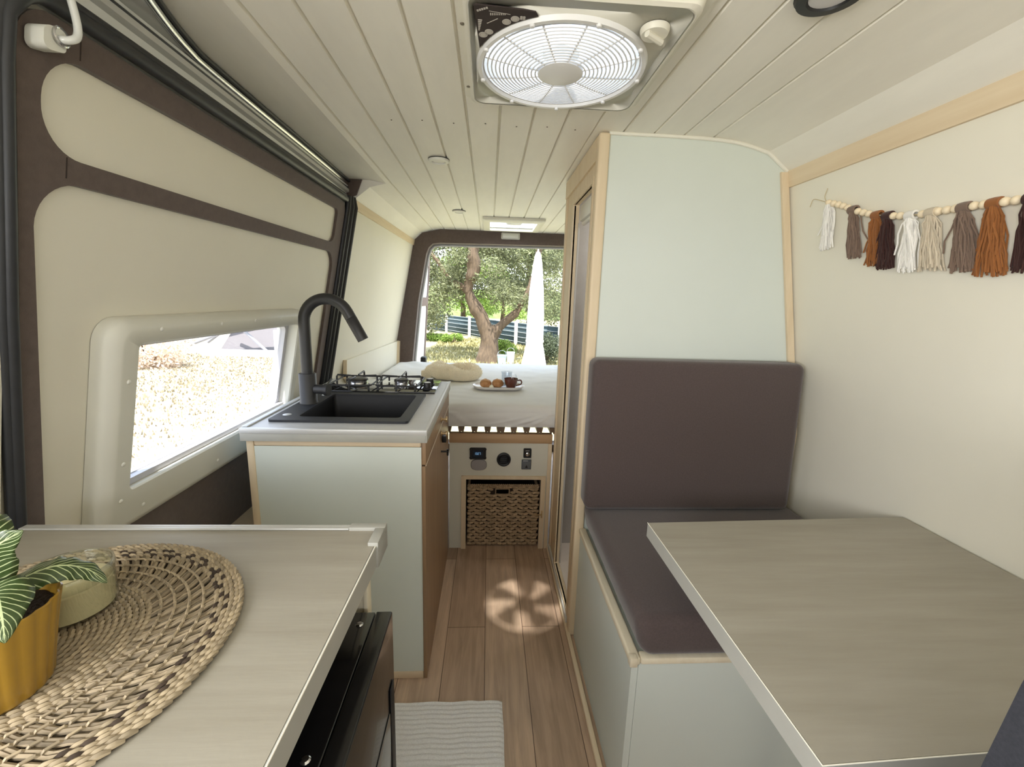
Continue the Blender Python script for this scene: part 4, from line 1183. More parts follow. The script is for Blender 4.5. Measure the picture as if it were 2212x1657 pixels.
m = MB(); m.tube(bez([(0.147, 2.525, TZ + 0.072), (0.170, 2.525, TZ + 0.070), (0.168, 2.525, TZ + 0.03), (0.146, 2.525, TZ + 0.025)], 5), 0.003, 8); m.build('handle', CLG, gj)
eg = MB(); eg.ball((0.024, 2.422, TZ + 0.016), 0.012, 1.1, 0.9, 0.9); tag(eg.build('butter_ball', mat('cream_butter', (240, 234, 214), rough=0.5)), 'small white butter ball at the front of the tray', 'butter')

# ------------------------------------------------------------------ garland on the right wall
def RWp(y, z, off): return Vector((0.977 + 0.197 * (1.74 - z) - off, y, z))
ga = thing('garland', 'wooden bead garland with yarn tassels on the cream right wall', 'garland', (0.98, 1.0, 1.5))
key = [(1.285, 1.610), (1.235, 1.592), (1.17, 1.562), (1.10, 1.540), (1.02, 1.527), (0.95, 1.524), (0.88, 1.521), (0.80, 1.516), (0.72, 1.514), (0.62, 1.528), (0.52, 1.566)]
cp_ = bez([RWp(y, z, 0.016) for y, z in key], 12)
m = MB(); m.tube(cp_, 0.0016, 6)
m.tube(bez([cp_[0], cp_[0] + Vector((0, 0.012, 0.018)), cp_[0] + Vector((0, 0.006, 0.040))], 4), 0.0011, 5)
m.tube(bez([cp_[0], cp_[0] + Vector((0, 0.03, 0.012)), cp_[0] + Vector((0, 0.058, 0.020)), cp_[0] + Vector((0, 0.068, 0.000))], 4), 0.0011, 5)
m.build('cord', mat('jute_cord', (196, 180, 146), rough=0.9), ga)
L_ = [0.0]
for a, b in zip(cp_[:-1], cp_[1:]): L_.append(L_[-1] + (b - a).length)
def at_len(s):
    for i in range(len(L_) - 1):
        if L_[i + 1] >= s:
            f = (s - L_[i]) / max(1e-9, L_[i + 1] - L_[i])
            return cp_[i].lerp(cp_[i + 1], f)
    return cp_[-1]
def len_at_y(y):
    for i in range(len(cp_) - 1):
        if cp_[i + 1].y <= y: return L_[i]
    return L_[-1]
TAS = [(1.272, 'white', 0.125, 0.020), (1.190, 'taupe', 0.125, 0.022), (1.118, 'rust', 0.122, 0.022), (1.083, 'plum', 0.125, 0.022), (1.022, 'white', 0.128, 0.024), (0.975, 'oat', 0.125, 0.024),
       (0.908, 'taupe', 0.130, 0.024), (0.853, 'rust', 0.138, 0.026), (0.788, 'plum', 0.132, 0.026), (0.735, 'white', 0.135, 0.024), (0.67, 'taupe', 0.13, 0.024), (0.60, 'rust', 0.13, 0.024)]
YC = {'white': (240, 238, 232), 'taupe': (128, 108, 94), 'rust': (150, 96, 52), 'plum': (66, 42, 38), 'oat': (206, 194, 172)}
tas_s = [len_at_y(t[0]) for t in TAS]
s = 0.008
BEAD = mat('pale_beech_bead', (232, 216, 186), rough=0.5, var=0.05, scale=60)
while s < L_[-1]:
    if all(abs(s - q) > 0.012 for q in tas_s[1:]):
        m = MB(); m.ball(at_len(s), 0.0088, 1, 1, 1, 14, 10); m.build('bead', BEAD, ga)
    s += 0.0182
for ti, (y, cn, ln, rw) in enumerate(TAS):
    s_ = tas_s[ti]
    top = at_len(s_)
    rnd = random.Random(ti * 7 + 1)
    m = MB()
    ym = mat('yarn_' + cn, YC[cn], rough=0.95, island=0.18, bump=0.3, bscale=900, spec=0.15, sheen=0.2)
    if ti > 0:
        m.lathe([(0.0060, -0.011), (0.0105, -0.011), (0.0112, 0.0), (0.0105, 0.011), (0.0060, 0.011)], top, 14, axis='Y')
    nst = 54
    lean = 0.022 if ti < 1 else rnd.uniform(-0.002, 0.014)
    for k in range(nst):
        a = rnd.uniform(0, 2 * PI); q = math.sqrt(rnd.random())
        dy, dx = q * rw * math.cos(a), abs(q * math.sin(a)) * 0.015
        le = ln * rnd.uniform(0.90, 1.04)
        if rnd.random() < 0.10: le *= 0.7; dy *= 1.5
        p0 = top + Vector((-0.004 * math.sin(a) - 0.004, 0.008 * math.cos(a), -0.004))
        pts = [p0]
        for t_ in (0.2, 0.45, 0.72, 1.0):
            z_ = top.z - le * t_
            base_ = RWp(top.y + dy * (0.45 + 0.85 * t_) + lean * t_ + 0.004 * math.sin(7 * t_ + k), z_, 0)
            pts.append(base_ + Vector((-(0.010 + dx * (1.2 - 0.3 * t_)) - 0.002 * math.sin(5 * t_ + k * 2), 0, 0)))
        m.tube(pts, [0.0014, 0.00175, 0.0018, 0.0018, 0.0019], 5)
    m.build('tassel', ym, ga, sharp=60)['label'] = {'white': 'white yarn tassel', 'taupe': 'taupe yarn tassel', 'rust': 'rust brown yarn tassel', 'plum': 'dark plum brown yarn tassel', 'oat': 'oatmeal yarn tassel'}[cn]

# ------------------------------------------------------------------ near left counter, fridge and what stands on it
CZ = 0.90
co = thing('side_counter', 'taupe laminate side counter in the near left corner', 'counter', (-0.5, 0.4, 0))
CQ = [(-0.800, 0.05), (-0.190, 0.05), (-0.1775, 0.700), (-0.772, 0.700)]
MB().prism([(-0.800, 0.05), (-0.191, 0.05), (-0.1785, 0.695), (-0.772, 0.695)], fXY(CZ - 0.037), 0, 0.037).build('worktop', LAMIN, co)
m = MB(); m.plate([(-0.1905, 0.05), (-0.188, 0.05), (-0.1755, 0.690), (-0.178, 0.690)], [], fXY(CZ - 0.0372), 0, 0.0370); m.build('edge_band', EDGE, co)['label'] = 'grey edge band'
m = MB(); m.tube([(-0.1885, 0.05, CZ - 0.0005), (-0.176, 0.690, CZ - 0.0005)], 0.0009, 6); m.build('edge_seam', MATS['white_seam'], co)
m = MB(); m.box((-0.772, 0.6955, CZ - 0.038), (-0.235, 0.704, CZ + 0.0035), bevel=0.001); m.box((-0.772, 0.690, CZ + 0.0005), (-0.235, 0.6965, CZ + 0.0035), bevel=0.0006)
m.build('metal_strip', ALU, co)['label'] = 'aluminium end strip'
m = MB()
m.box((-0.2345, 0.689, CZ - 0.006), (-0.1725, 0.706, CZ + 0.006), bevel=0.0015); m.box((-0.1895, 0.642, CZ - 0.006), (-0.1725, 0.689, CZ + 0.006), bevel=0.0015)
m.box((-0.178, 0.642, CZ - 0.039), (-0.1728, 0.706, CZ - 0.0055), bevel=0.001)
m.build('corner_cap', mat('mid_grey_cap', (164, 163, 156), rough=0.5), co)['label'] = 'grey plastic corner cap'
m = MB(); m.box((-0.79, 0.655, 0.0), (-0.203, 0.672, CZ - 0.0375)); m.box((-0.203, 0.652, 0.0), (-0.196, 0.675, CZ - 0.0375), bevel=0.001); m.build('end_panel', CREAMTRIM, co)
m = MB(); m.box((-0.79, 0.06, 0.0), (-0.77, 0.654, CZ - 0.0375)); m.build('side_panel', SAGE, co)

fr = thing('mini_fridge', 'glossy black mini fridge under the side counter', 'fridge', (-0.45, 0.4, 0))
GB = mat('glossy_black_lacquer', (16, 16, 18), rough=0.08, coat=0.6)
m = MB(); m.box((-0.74, 0.16, 0.02), (-0.1797, 0.640, 0.780), bevel=0.002, seg=3); m.build('body', GB, fr)
m = MB(); m.box((-0.1793, 0.160, 0.05), (-0.152, 0.642, 0.7803), bevel=0.003, seg=3); d_ = m.build('door', mat('glossy_dark_door', (26, 25, 25), rough=0.20, coat=0.2), fr)
m = MB(); m.box((-0.1515, 0.17, 0.30), (-0.1505, 0.60, 0.62), bevel=0.0004); m.build('door_film', mat('grey_film', (108, 108, 108), rough=0.12), d_)
m = MB(); m.box((-0.1517, 0.605, 0.38), (-0.1495, 0.628, 0.66), bevel=0.001); m.build('handle', BLACKP, d_)['label'] = 'black recessed handle'
m = MB(); m.box((-0.72, 0.20, 0.0), (-0.20, 0.60, 0.02)); m.build('plinth', BLACKP, fr)
for (x, y) in ((-0.198, 0.612), (-0.198, 0.405)):
    m = MB(); m.lathe([(0, 0.0025), (0.004, 0.002), (0.006, 0.0)], (x, y, 0.7802), 12); m.box((x - 0.004, y - 0.0008, 0.7822), (x + 0.004, y + 0.0008, 0.7829)); m.build('hinge_screw', STEEL, fr)

# woven placemat
PMX, PMY = -0.512, 0.424
pm = thing('woven_placemat', 'round woven seagrass placemat under the plant and candle', 'placemat', (PMX, PMY, CZ))
STRAW = mat('seagrass_straw', (142, 128, 106), rough=0.65, island=0.45, var=0.10, scale=120)
STRAWL = mat('pale_seagrass', (158, 143, 118), rough=0.65, island=0.30, var=0.08, scale=120)
STRAWD = mat('dark_seagrass', (62, 50, 40), rough=0.8, island=0.3)
def PP(r, a, z): return Vector((PMX + r * math.cos(a), PMY + r * math.sin(a), CZ + z))
def ring(m, r, z, rad, step, tilt, mmix=None):
    n = max(8, int(2 * PI * r / step)); da = 2 * PI / n
    for k in range(n):
        a = k * da + r * 37
        if mmix and not mmix(k, n): continue
        m.tube([PP(r - tilt, a - da * 0.75, z - rad * .4), PP(r - tilt * .3, a - da * .2, z + rad * .25), PP(r + tilt * .3, a + da * .2, z + rad * .25), PP(r + tilt, a + da * 0.75, z - rad * .4)], [rad * .55, rad, rad, rad * .55], 6)
rnd = random.Random(11)
m = MB(); m.lathe([(0, 0.0005), (0.121, 0.0005), (0.121, 0.0025), (0, 0.0025)], (PMX, PMY, CZ), 48); m.lathe([(0.116, 0.0004), (0.182, 0.0004), (0.182, 0.0012), (0.116, 0.0012), (0.116, 0.0004)], (PMX, PMY, CZ), 64); m.lathe([(0.182, 0.0005), (0.214, 0.0005), (0.214, 0.0022), (0.182, 0.0022), (0.182, 0.0005)], (PMX, PMY, CZ), 64)
m.build('backing_weave', STRAWD, pm)
m = MB(); r = 0.006
while r < 0.122:
    ring(m, r, 0.0045, 0.0032, 0.0088, 0.0016); r += 0.0062
m.build('centre_coil', STRAWL, pm)
m = MB()
NS = 76
for k in range(NS):
    a = 2 * PI * k / NS
    for q in (0, 1):
        b = a + q * 0.026
        pts = [PP(0.118 + 0.068 * t, b + 0.30 * t, 0.0042 + 0.0014 * math.sin(t * PI * 5 + (PI if k % 2 else 0))) for t in [i / 8 for i in range(9)]]
        m.tube(pts, 0.0028, 6)
m.build('slanted_straws', STRAW, pm)
m = MB()
for i, r in enumerate((0.129, 0.143, 0.158, 0.173)):
    n = NS
    for k in range(n):
        a = 2 * PI * (k + 0.5 * (i % 2)) / n
        da = 2 * PI / n
        m.tube([PP(r, a - da * .62, 0.0035), PP(r, a - da * .3, 0.0082), PP(r, a + da * .3, 0.0082), PP(r, a + da * .62, 0.0035)], 0.0017, 5)
m.build('binding_strands', STRAWL, pm)
m = MB(); md = MB()
for i, r in enumerate((0.187, 0.1925, 0.198, 0.2035, 0.209, 0.2138)):
    ring(m, r, 0.0045, 0.0031, 0.0100, 0.0022, (lambda k, n, i=i: not (i in (0, 1, 2) and (k * 36 // n) % 2 == 0 and ((k * 108 // n) % 3 != 1))))
    ring(md, r, 0.0045, 0.0030, 0.0100, 0.0022, (lambda k, n, i=i: (i in (0, 1, 2) and (k * 36 // n) % 2 == 0 and ((k * 108 // n) % 3 != 1))))
m.build('rim_coil', STRAWL, pm); md.build('dark_rim_stitches', STRAWD, pm)

# candle jar
JX, JY, JZ = -0.504, 0.492, CZ + 0.0085
cj = thing('jar_candle', 'pale yellow candle in a clear glass jar on the placemat', 'candle', (JX, JY, JZ))
m = MB(); m.lathe([(0.0, 0.004), (0.0385, 0.004), (0.0395, 0.008), (0.0395, 0.037), (0.036, 0.0395), (0.0, 0.0385)], (JX, JY, JZ), 40); m.build('wax', mat('pale_yellow_wax', (226, 216, 172), rough=0.55, var=0.02, scale=20), cj)
JG = bpy.data.materials.new('jar_glass'); JG.use_nodes = True
nt = JG.node_tree; nt.nodes.remove(nt.nodes['Principled BSDF'])
g1 = nt.nodes.new('ShaderNodeBsdfGlossy'); g1.inputs['Roughness'].default_value = 0.03
t1 = nt.nodes.new('ShaderNodeBsdfTransparent'); t1.inputs['Color'].default_value = (0.93, 0.95, 0.93, 1)
lw = nt.nodes.new('ShaderNodeLayerWeight'); lw.inputs['Blend'].default_value = 0.25
mx = nt.nodes.new('ShaderNodeMixShader')
mr = nt.nodes.new('ShaderNodeMapRange'); mr.inputs['To Min'].default_value = 0.12; mr.inputs['To Max'].default_value = 0.9
nt.links.new(lw.outputs['Facing'], mr.inputs['Value']); nt.links.new(mr.outputs[0], mx.inputs[0])
nt.links.new(t1.outputs[0], mx.inputs[1]); nt.links.new(g1.outputs[0], mx.inputs[2]); nt.links.new(mx.outputs[0], nt.nodes['Material Output'].inputs['Surface'])
m = MB(); m.lathe([(0.0, 0.0), (0.038, 0.0), (0.0415, 0.004), (0.0418, 0.046), (0.0432, 0.049), (0.0434, 0.053), (0.0425, 0.0575), (0.0405, 0.0575), (0.0396, 0.053), (0.0400, 0.040)], (JX, JY, JZ), 44); m.build('glass_jar', JG, cj)
m = MB(); m.tube([(JX, JY, JZ + 0.043), (JX + 0.001, JY, JZ + 0.052)], 0.0009, 6); m.build('wick', BLACKP, cj)

# plant pot
PX, PYy, PZ = -0.477, 0.377, CZ + 0.0085
pt = thing('potted_plant', 'white-veined green plant in a ribbed mustard pot at the left edge', 'potted plant', (PX, PYy, PZ))
POT = mat('mustard_glaze', (162, 126, 46), rough=0.3, coat=0.3, var=0.05, scale=30)
def ribs(a, h): return 1 + 0.028 * abs(math.sin(a * 11)) - 0.012
m = MB(); m.lathe([(0, 0.0), (0.041, 0.0), (0.043, 0.003), (0.047, 0.03), (0.053, 0.065), (0.058, 0.090), (0.0565, 0.091), (0.052, 0.074), (0.0, 0.074)], (PX, PYy, PZ), 132, wob=ribs); m.build('pot', POT, pt, sharp=60)
m = MB(); m.lathe([(0, 0.080), (0.03, 0.078), (0.052, 0.075)], (PX, PYy, PZ), 24); m.build('soil', mat('dark_soil', (46, 36, 28), rough=1.0, bump=0.5, bscale=300), pt)
def leaf_mat():
    mm = bpy.data.materials.new('zebra_leaf'); mm.use_nodes = True
    nt = mm.node_tree; b = nt.nodes['Principled BSDF']; b.inputs['Roughness'].default_value = 0.35
    uv = nt.nodes.new('ShaderNodeUVMap'); sp = nt.nodes.new('ShaderNodeSeparateXYZ'); nt.links.new(uv.outputs[0], sp.inputs[0])
    def N(op, a, b2=None):
        q = nt.nodes.new('ShaderNodeMath'); q.operation = op
        for i, v in enumerate((a, b2)):
            if v is None: continue
            if isinstance(v, (int, float)): q.inputs[i].default_value = v
            else: nt.links.new(v, q.inputs[i])
        return q.outputs[0]
    u, v = sp.outputs['X'], sp.outputs['Y']
    av = N('ABSOLUTE', N('SUBTRACT', v, 0.5))
    ph = N('MULTIPLY', N('SUBTRACT', u, N('MULTIPLY', N('POWER', av, 0.8), 0.42)), 13.0)
    fr_ = N('ABSOLUTE', N('SUBTRACT', N('FRACT', ph), 0.5))
    vein = N('LESS_THAN', fr_, 0.085)
    mid = N('LESS_THAN', av, 0.028)
    f = N('MAXIMUM', vein, mid)
    mx = nt.nodes.new('ShaderNodeMix'); mx.data_type = 'RGBA'
    mx.inputs['A'].default_value = lin((56, 74, 36)); mx.inputs['B'].default_value = lin((186, 198, 152))
    nt.links.new(f, mx.inputs['Factor']); nt.links.new(mx.outputs['Result'], b.inputs['Base Color'])
    return mm
LEAF = leaf_mat()
def leaf(spine, width, up, droop=0.25):
    """spine: points of the midrib; width; up: side reference."""
    P = bez(spine, 8); n = len(P); W = 9
    bm = bmesh.new(); uvl = bm.loops.layers.uv.new('UVMap')
    V = []; UV = {}
    for i, p in enumerate(P):
        t = i / (n - 1)
        tg = (P[min(n - 1, i + 1)] - P[max(0, i - 1)]).normalized()
        side = tg.cross(Vector(up)).normalized(); nr_ = side.cross(tg).normalized()
        w = width * (math.sin(PI * min(1, t ** 0.8)) ** 0.8 * (1 - 0.25 * t)) + 0.0006
        row = []
        for j in range(W):
            s_ = j / (W - 1) * 2 - 1
            rip = 0.0012 * math.sin(t * 42) * abs(s_)
            q = p + side * w * s_ + nr_ * (droop * w * (abs(s_) ** 1.5) + rip)
            vv = bm.verts.new(q); UV[vv] = (t, (s_ + 1) / 2); row.append(vv)
        V.append(row)
    for i in range(n - 1):
        for j in range(W - 1):
            f = bm.faces.new((V[i][j], V[i][j + 1], V[i + 1][j + 1], V[i + 1][j])); f.smooth = True
            for l in f.loops: l[uvl].uv = UV[l.vert]
    b_ = WORLD[pt.name]
    for v in bm.verts: v.co -= b_
    me = bpy.data.meshes.new('leaf'); bm.to_mesh(me); bm.free(); me.materials.append(LEAF)
    o = bpy.data.objects.new('leaf', me); COL.objects.link(o); o.parent = pt; WORLD[o.name] = b_
    so = o.modifiers.new('t', 'SOLIDIFY'); so.thickness = 0.0007
    return o
B0 = Vector((PX, PYy, PZ + 0.088))
leaf([B0 + Vector((-0.006, 0.01, 0.0)), (-0.462, 0.402, 1.012), (-0.434, 0.412, 1.022), (-0.416, 0.424, 1.011), (-0.402, 0.430, 0.990)], 0.019, (0.1, -0.35, 1), -0.35)
leaf([B0 + Vector((-0.01, 0.0, 0.01)), (-0.462, 0.372, 1.035), (-0.448, 0.376, 1.062), (-0.425, 0.383, 1.078)], 0.026, (0.55, -0.7, 0.2), -0.15)
leaf([B0 + Vector((0.0, -0.01, 0.008)), (-0.430, 0.355, 1.032), (-0.408, 0.340, 1.028), (-0.398, 0.330, 1.006)], 0.024, (0.6, -0.5, 0.8), -0.3)
leaf([B0 + Vector((-0.01, 0, 0.01)), (-0.50, 0.36, 1.05), (-0.53, 0.34, 1.06), (-0.56, 0.33, 1.04)], 0.028, (0, 0, 1), -0.2)
leaf([B0 + Vector((-0.01, 0.01, 0.01)), (-0.50, 0.41, 1.05), (-0.53, 0.44, 1.06), (-0.56, 0.46, 1.03)], 0.026, (0, 0, 1), -0.2)
leaf([B0 + Vector((-0.01, -0.01, 0.01)), (-0.47, 0.33, 1.03), (-0.475, 0.30, 1.03), (-0.48, 0.28, 1.0)], 0.026, (0, 0, 1), -0.2)
m = MB()
for q in ((-0.462, 0.402, 1.012), (-0.462, 0.372, 1.035), (-0.448, 0.362, 1.025), (-0.50, 0.36, 1.05), (-0.50, 0.41, 1.05)):
    m.tube(bez([Vector((PX, PYy, PZ + 0.076)), B0 + Vector((-0.004, 0, 0)), q], 5), [0.0026] * 10 + [0.0014], 7)
m.build('stem', mat('green_stem', (92, 118, 62), rough=0.5), pt)

# rug
m = MB()
ny = 220; rows = []
rx0, rx1, ry0, ry1 = -0.30, 0.070, 0.712, 1.176
for i in range(ny + 1):
    y = ry0 + (ry1 - ry0) * i / ny
    row = []
    for j in range(31):
        x = rx0 + (rx1 - rx0) * j / 30
        z = 0.009 + 0.0013 * math.sin(y * 2 * PI / 0.0152 + 0.5 * NZ.noise(Vector((x * 12, y * 4, 0)))) + 0.002 * NZ.noise(Vector((x * 30, y * 60, 2)))
        if 0 < i < ny and 0 < j < 30: pass
        else: z = 0.003
        row.append(Vector((x + (0.004 * NZ.noise(Vector((y * 9, 0, 5)))), y + 0.004 * NZ.noise(Vector((x * 16, 0, 5))), z)))
    rows.append(row)
m.grid(rows)
m.plate([(rx0 + 0.004, ry0 + 0.004), (rx1 - 0.004, ry0 + 0.004), (rx1 - 0.004, ry1 - 0.004), (rx0 + 0.004, ry1 - 0.004)], [], fXY(0.0005), 0, 0.002)
tag(m.build('bath_rug', mat('white_ribbed_cotton', (234, 233, 230), rough=0.95, var=0.08, scale=260, bump=0.35, bscale=420, spec=0.1), sharp=80), 'white ribbed cotton rug on the aisle floor', 'rug')

# front bulkhead behind the camera with the windscreen opening
m = MB(); m.plate([(-0.84, 0.0), (1.17, 0.0), (1.17, 1.86), (-0.84, 1.86)], [rrect(-0.66, 1.15, 1.0, 1.45, 0.08, 4)], fXZ(Y0 - 0.05), 0, 0.04)
tag(m.build('wall_front', mat('grey_cab_lining', (120, 118, 114), rough=0.8)), 'grey cab lining with the open windscreen', 'wall', kind='structure')

# ------------------------------------------------------------------ outside
GZ = -0.55
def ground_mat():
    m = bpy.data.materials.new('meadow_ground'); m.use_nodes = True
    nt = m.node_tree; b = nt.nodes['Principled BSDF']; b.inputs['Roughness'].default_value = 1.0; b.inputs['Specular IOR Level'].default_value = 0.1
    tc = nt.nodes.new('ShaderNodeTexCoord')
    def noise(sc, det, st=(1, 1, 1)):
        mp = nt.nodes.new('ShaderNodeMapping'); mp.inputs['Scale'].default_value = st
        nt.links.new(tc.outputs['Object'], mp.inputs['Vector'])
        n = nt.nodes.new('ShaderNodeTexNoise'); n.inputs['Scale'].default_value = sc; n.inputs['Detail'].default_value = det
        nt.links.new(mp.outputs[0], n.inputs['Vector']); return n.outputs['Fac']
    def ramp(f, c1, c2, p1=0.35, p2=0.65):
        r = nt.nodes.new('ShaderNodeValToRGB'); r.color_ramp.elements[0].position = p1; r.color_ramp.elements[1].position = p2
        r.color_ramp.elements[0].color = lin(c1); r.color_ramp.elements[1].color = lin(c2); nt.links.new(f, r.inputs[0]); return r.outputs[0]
    straw = ramp(noise(14, 6), (150, 141, 122), (188, 178, 154))  # straw's own mottling, its darker patches also painting in tree shade
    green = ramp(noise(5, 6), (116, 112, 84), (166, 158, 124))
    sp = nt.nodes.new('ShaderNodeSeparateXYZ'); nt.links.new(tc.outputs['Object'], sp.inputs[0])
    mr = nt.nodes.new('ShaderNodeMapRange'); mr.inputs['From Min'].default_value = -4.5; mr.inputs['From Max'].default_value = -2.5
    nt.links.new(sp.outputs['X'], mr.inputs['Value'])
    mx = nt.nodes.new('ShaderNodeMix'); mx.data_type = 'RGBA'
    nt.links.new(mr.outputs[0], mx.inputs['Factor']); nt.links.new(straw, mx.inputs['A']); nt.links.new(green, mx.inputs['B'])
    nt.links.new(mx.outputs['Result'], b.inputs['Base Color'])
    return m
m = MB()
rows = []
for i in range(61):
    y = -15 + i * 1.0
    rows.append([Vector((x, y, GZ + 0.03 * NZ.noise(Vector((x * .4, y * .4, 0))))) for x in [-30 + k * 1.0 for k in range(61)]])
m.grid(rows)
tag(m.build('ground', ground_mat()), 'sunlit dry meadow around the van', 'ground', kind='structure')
def tufts(name, n, fx, fy, hgt, mm, label):
    m = MB(); rnd = random.Random(hash(name) % 1000 if False else len(name))
    for k in range(n):
        x, y = fx(rnd), fy(rnd)
        h = hgt * rnd.uniform(0.5, 1.2); a = rnd.uniform(0, PI); w = 0.012 + 0.002 * y
        dx, dy = math.cos(a) * w, math.sin(a) * w
        lx, ly = rnd.uniform(-.5, .5) * h, rnd.uniform(-.5, .5) * h
        m.verts_faces([(x - dx, y - dy, GZ - 0.02), (x + dx, y + dy, GZ - 0.02), (x + lx, y + ly, GZ + h)], [(0, 1, 2)])
    o = m.build(name, mm, recalc=False)
    return tag(o, label, 'grass', kind='stuff')
tufts('meadow_grass', 9000, lambda r: r.uniform(-2.1, 4), lambda r: r.uniform(8, 20), 0.10, mat('yellow_green_grass', (154, 148, 106), rough=1, island=0.35, spec=0.1), 'yellow-green meadow grass behind the van')
tufts('dry_grass', 16000, lambda r: r.uniform(-9.5, -2.2), lambda r: r.uniform(2.5, 13), 0.05, mat('straw_grass', (184, 172, 144), rough=1, island=0.4, spec=0.1), 'straw-coloured dry grass outside the side window')

BARK = mat('grey_brown_bark', (100, 84, 66), rough=0.95, col2=(72, 60, 48), scale=16, stretch=(1, 1, 0.35), bump=0.6, bscale=20)
def leafcloud(name, blobs, n, size, mm, parent, seed=1):
    rnd = random.Random(seed)
    vs, fs = [], []
    tot = sum(b[1] ** 2 for b in blobs)
    for (c, r) in blobs:
        k = int(n * r * r / tot)
        for _ in range(k):
            d = Vector((rnd.gauss(0, 1), rnd.gauss(0, 1), rnd.gauss(0, 1))).normalized() * r * (rnd.random() ** 0.45)
            p = Vector(c) + Vector((d.x, d.y, d.z * 0.8))
            a = Vector((rnd.gauss(0, 1), rnd.gauss(0, 1), rnd.gauss(0, 1))).normalized()
            b = a.orthogonal().normalized()
            s = size * rnd.uniform(0.6, 1.3)
            i = len(vs)
            vs += [p - a * s, p + b * s * 0.33, p + a * s, p - b * s * 0.33]
            fs.append((i, i + 1, i + 2, i + 3))
    base = WORLD[parent.name]
    me = bpy.data.meshes.new(name)
    me.from_pydata([v - base for v in vs], [], fs)
    me.materials.append(mm)
    o = bpy.data.objects.new(name, me); COL.objects.link(o); o.parent = parent
    return o
def leafm(name, c, isl=0.4):
    m = mat(name, c, rough=0.6, island=isl, spec=0.3)
    b = m.node_tree.nodes['Principled BSDF']
    nt = m.node_tree
    tl = nt.nodes.new('ShaderNodeBsdfTranslucent'); mx = nt.nodes.new('ShaderNodeMixShader'); mx.inputs[0].default_value = 0.35
    src = b.inputs['Base Color'].links[0].from_socket if b.inputs['Base Color'].links else None
    if src: nt.links.new(src, tl.inputs['Color'])
    nt.links.new(b.outputs[0], mx.inputs[1]); nt.links.new(tl.outputs[0], mx.inputs[2])
    nt.links.new(mx.outputs[0], nt.nodes['Material Output'].inputs['Surface'])
    return m
OL = leafm('olive_leaf', (108, 112, 80))
OL2 = leafm('olive_leaf_pale', (128, 134, 96))
LG = leafm('bright_green_leaf', (118, 142, 62))
ot = thing('olive_tree', 'old olive tree with leaning forked trunk behind the van', 'tree', (0.0, 12.8, GZ))
m = MB()
m.tube(bez([(0.02, 12.8, GZ - 0.2), (0.02, 12.8, GZ + 0.15), (0.02, 12.8, 0.15), (-0.20, 12.8, 0.70), (-0.50, 12.8, 1.24), (-0.64, 12.8, 1.60)], 6), [0.52, 0.46, 0.42, 0.39, 0.36, 0.34, 0.33, 0.31, 0.30, 0.29, 0.27, 0.26, 0.24, 0.23, 0.22, 0.215, 0.21, 0.205, 0.20, 0.20, 0.19, 0.19, 0.185, 0.18, 0.18, 0.17, 0.17, 0.16, 0.15, 0.145, 0.14], 12)
m.tube(bez([(-0.62, 12.8, 1.5), (-0.58, 12.75, 1.80), (-0.44, 12.7, 2.10), (-0.47, 12.7, 2.6), (-0.35, 12.7, 3.4), (-0.5, 12.8, 4.4)], 6), [0.16] * 8 + [0.185] * 10 + [0.16] * 6 + [0.10] * 7, 10)
m.tube(bez([(0.06, 12.8, 0.05), (0.22, 12.85, 0.40), (0.45, 12.9, 0.62), (0.85, 13.0, 1.0), (1.3, 13.2, 1.9), (1.5, 13.3, 3.0)], 6), [0.18] * 8 + [0.125] * 10 + [0.08] * 13, 10)
m.tube(bez([(-0.55, 12.8, 1.3), (-0.75, 12.8, 1.6), (-1.2, 12.9, 1.9), (-1.7, 13.1, 2.6)], 6), [0.10] * 10 + [0.06] * 9, 8)
for v in m.bm.verts:
    n_ = NZ.noise(v.co * 3.2) * 0.05 + NZ.noise(v.co * 9) * 0.02
    v.co += Vector((n_, n_ * .7, 0))
    if v.co.z < -0.2: v.co.x += (v.co.x - 0.02) * 0.25 * (-0.2 - v.co.z) / 0.35
m.build('trunk', BARK, ot)
rnd = random.Random(5)
bl = []
for _ in range(64):
    x, y, z = rnd.uniform(-2.8, 2.6), rnd.uniform(12.9, 15.0), rnd.uniform(1.45, 4.4)
    bl.append(((x, y, z), rnd.uniform(0.38, 0.7)))
for (x, z, r) in ((-1.7, 1.1, 0.55), (-1.25, 1.5, 0.5), (-2.1, 1.3, 0.5), (-1.6, 0.7, 0.4), (0.8, 1.35, 0.45), (0.35, 1.55, 0.4), (1.4, 1.3, 0.5), (-1.1, 2.1, 0.4), (-0.95, 2.5, 0.4), (0.1, 2.2, 0.4), (-0.9, 1.9, 0.35), (-0.35, 1.85, 0.22)):
    bl.append(((x, 12.5 + rnd.uniform(-.2, .3), z), r))
leafcloud('foliage', bl, 30000, 0.060, OL, ot, 3)

def tree(x, y, h, r, mm, label, seed, nl=9000, low=0.2):
    t = thing('orchard_tree', label, 'tree', (x, y, GZ), 'trees behind the van')
    m = MB(); m.tube(bez([(x, y, GZ - 0.1), (x + 0.1, y, 0.6), (x - 0.05, y, 1.6), (x, y, h * 0.7)], 5), [0.2, 0.19, 0.18, 0.17, 0.16] + [0.14] * 5 + [0.10] * 6, 8); m.build('trunk', BARK, t)
    rn = random.Random(seed); bl = []
    for _ in range(30):
        bl.append(((x + max(-.9, min(.9, rn.gauss(0, 0.55))) * r, y + max(-.9, min(.9, rn.gauss(0, 0.5))) * r, rn.uniform(low, h)), rn.uniform(0.6, 1.1)))
    leafcloud('foliage', bl, nl, 0.11, mm, t, seed)
tree(-3.6, 19.5, 5.6, 1.8, OL, 'grey-green orchard tree seen at the left of the rear opening', 21)
tree(-1.6, 25.7, 6.0, 2.2, LG, 'bright green tree beyond the fence behind the leaning trunk', 22, low=1.0)
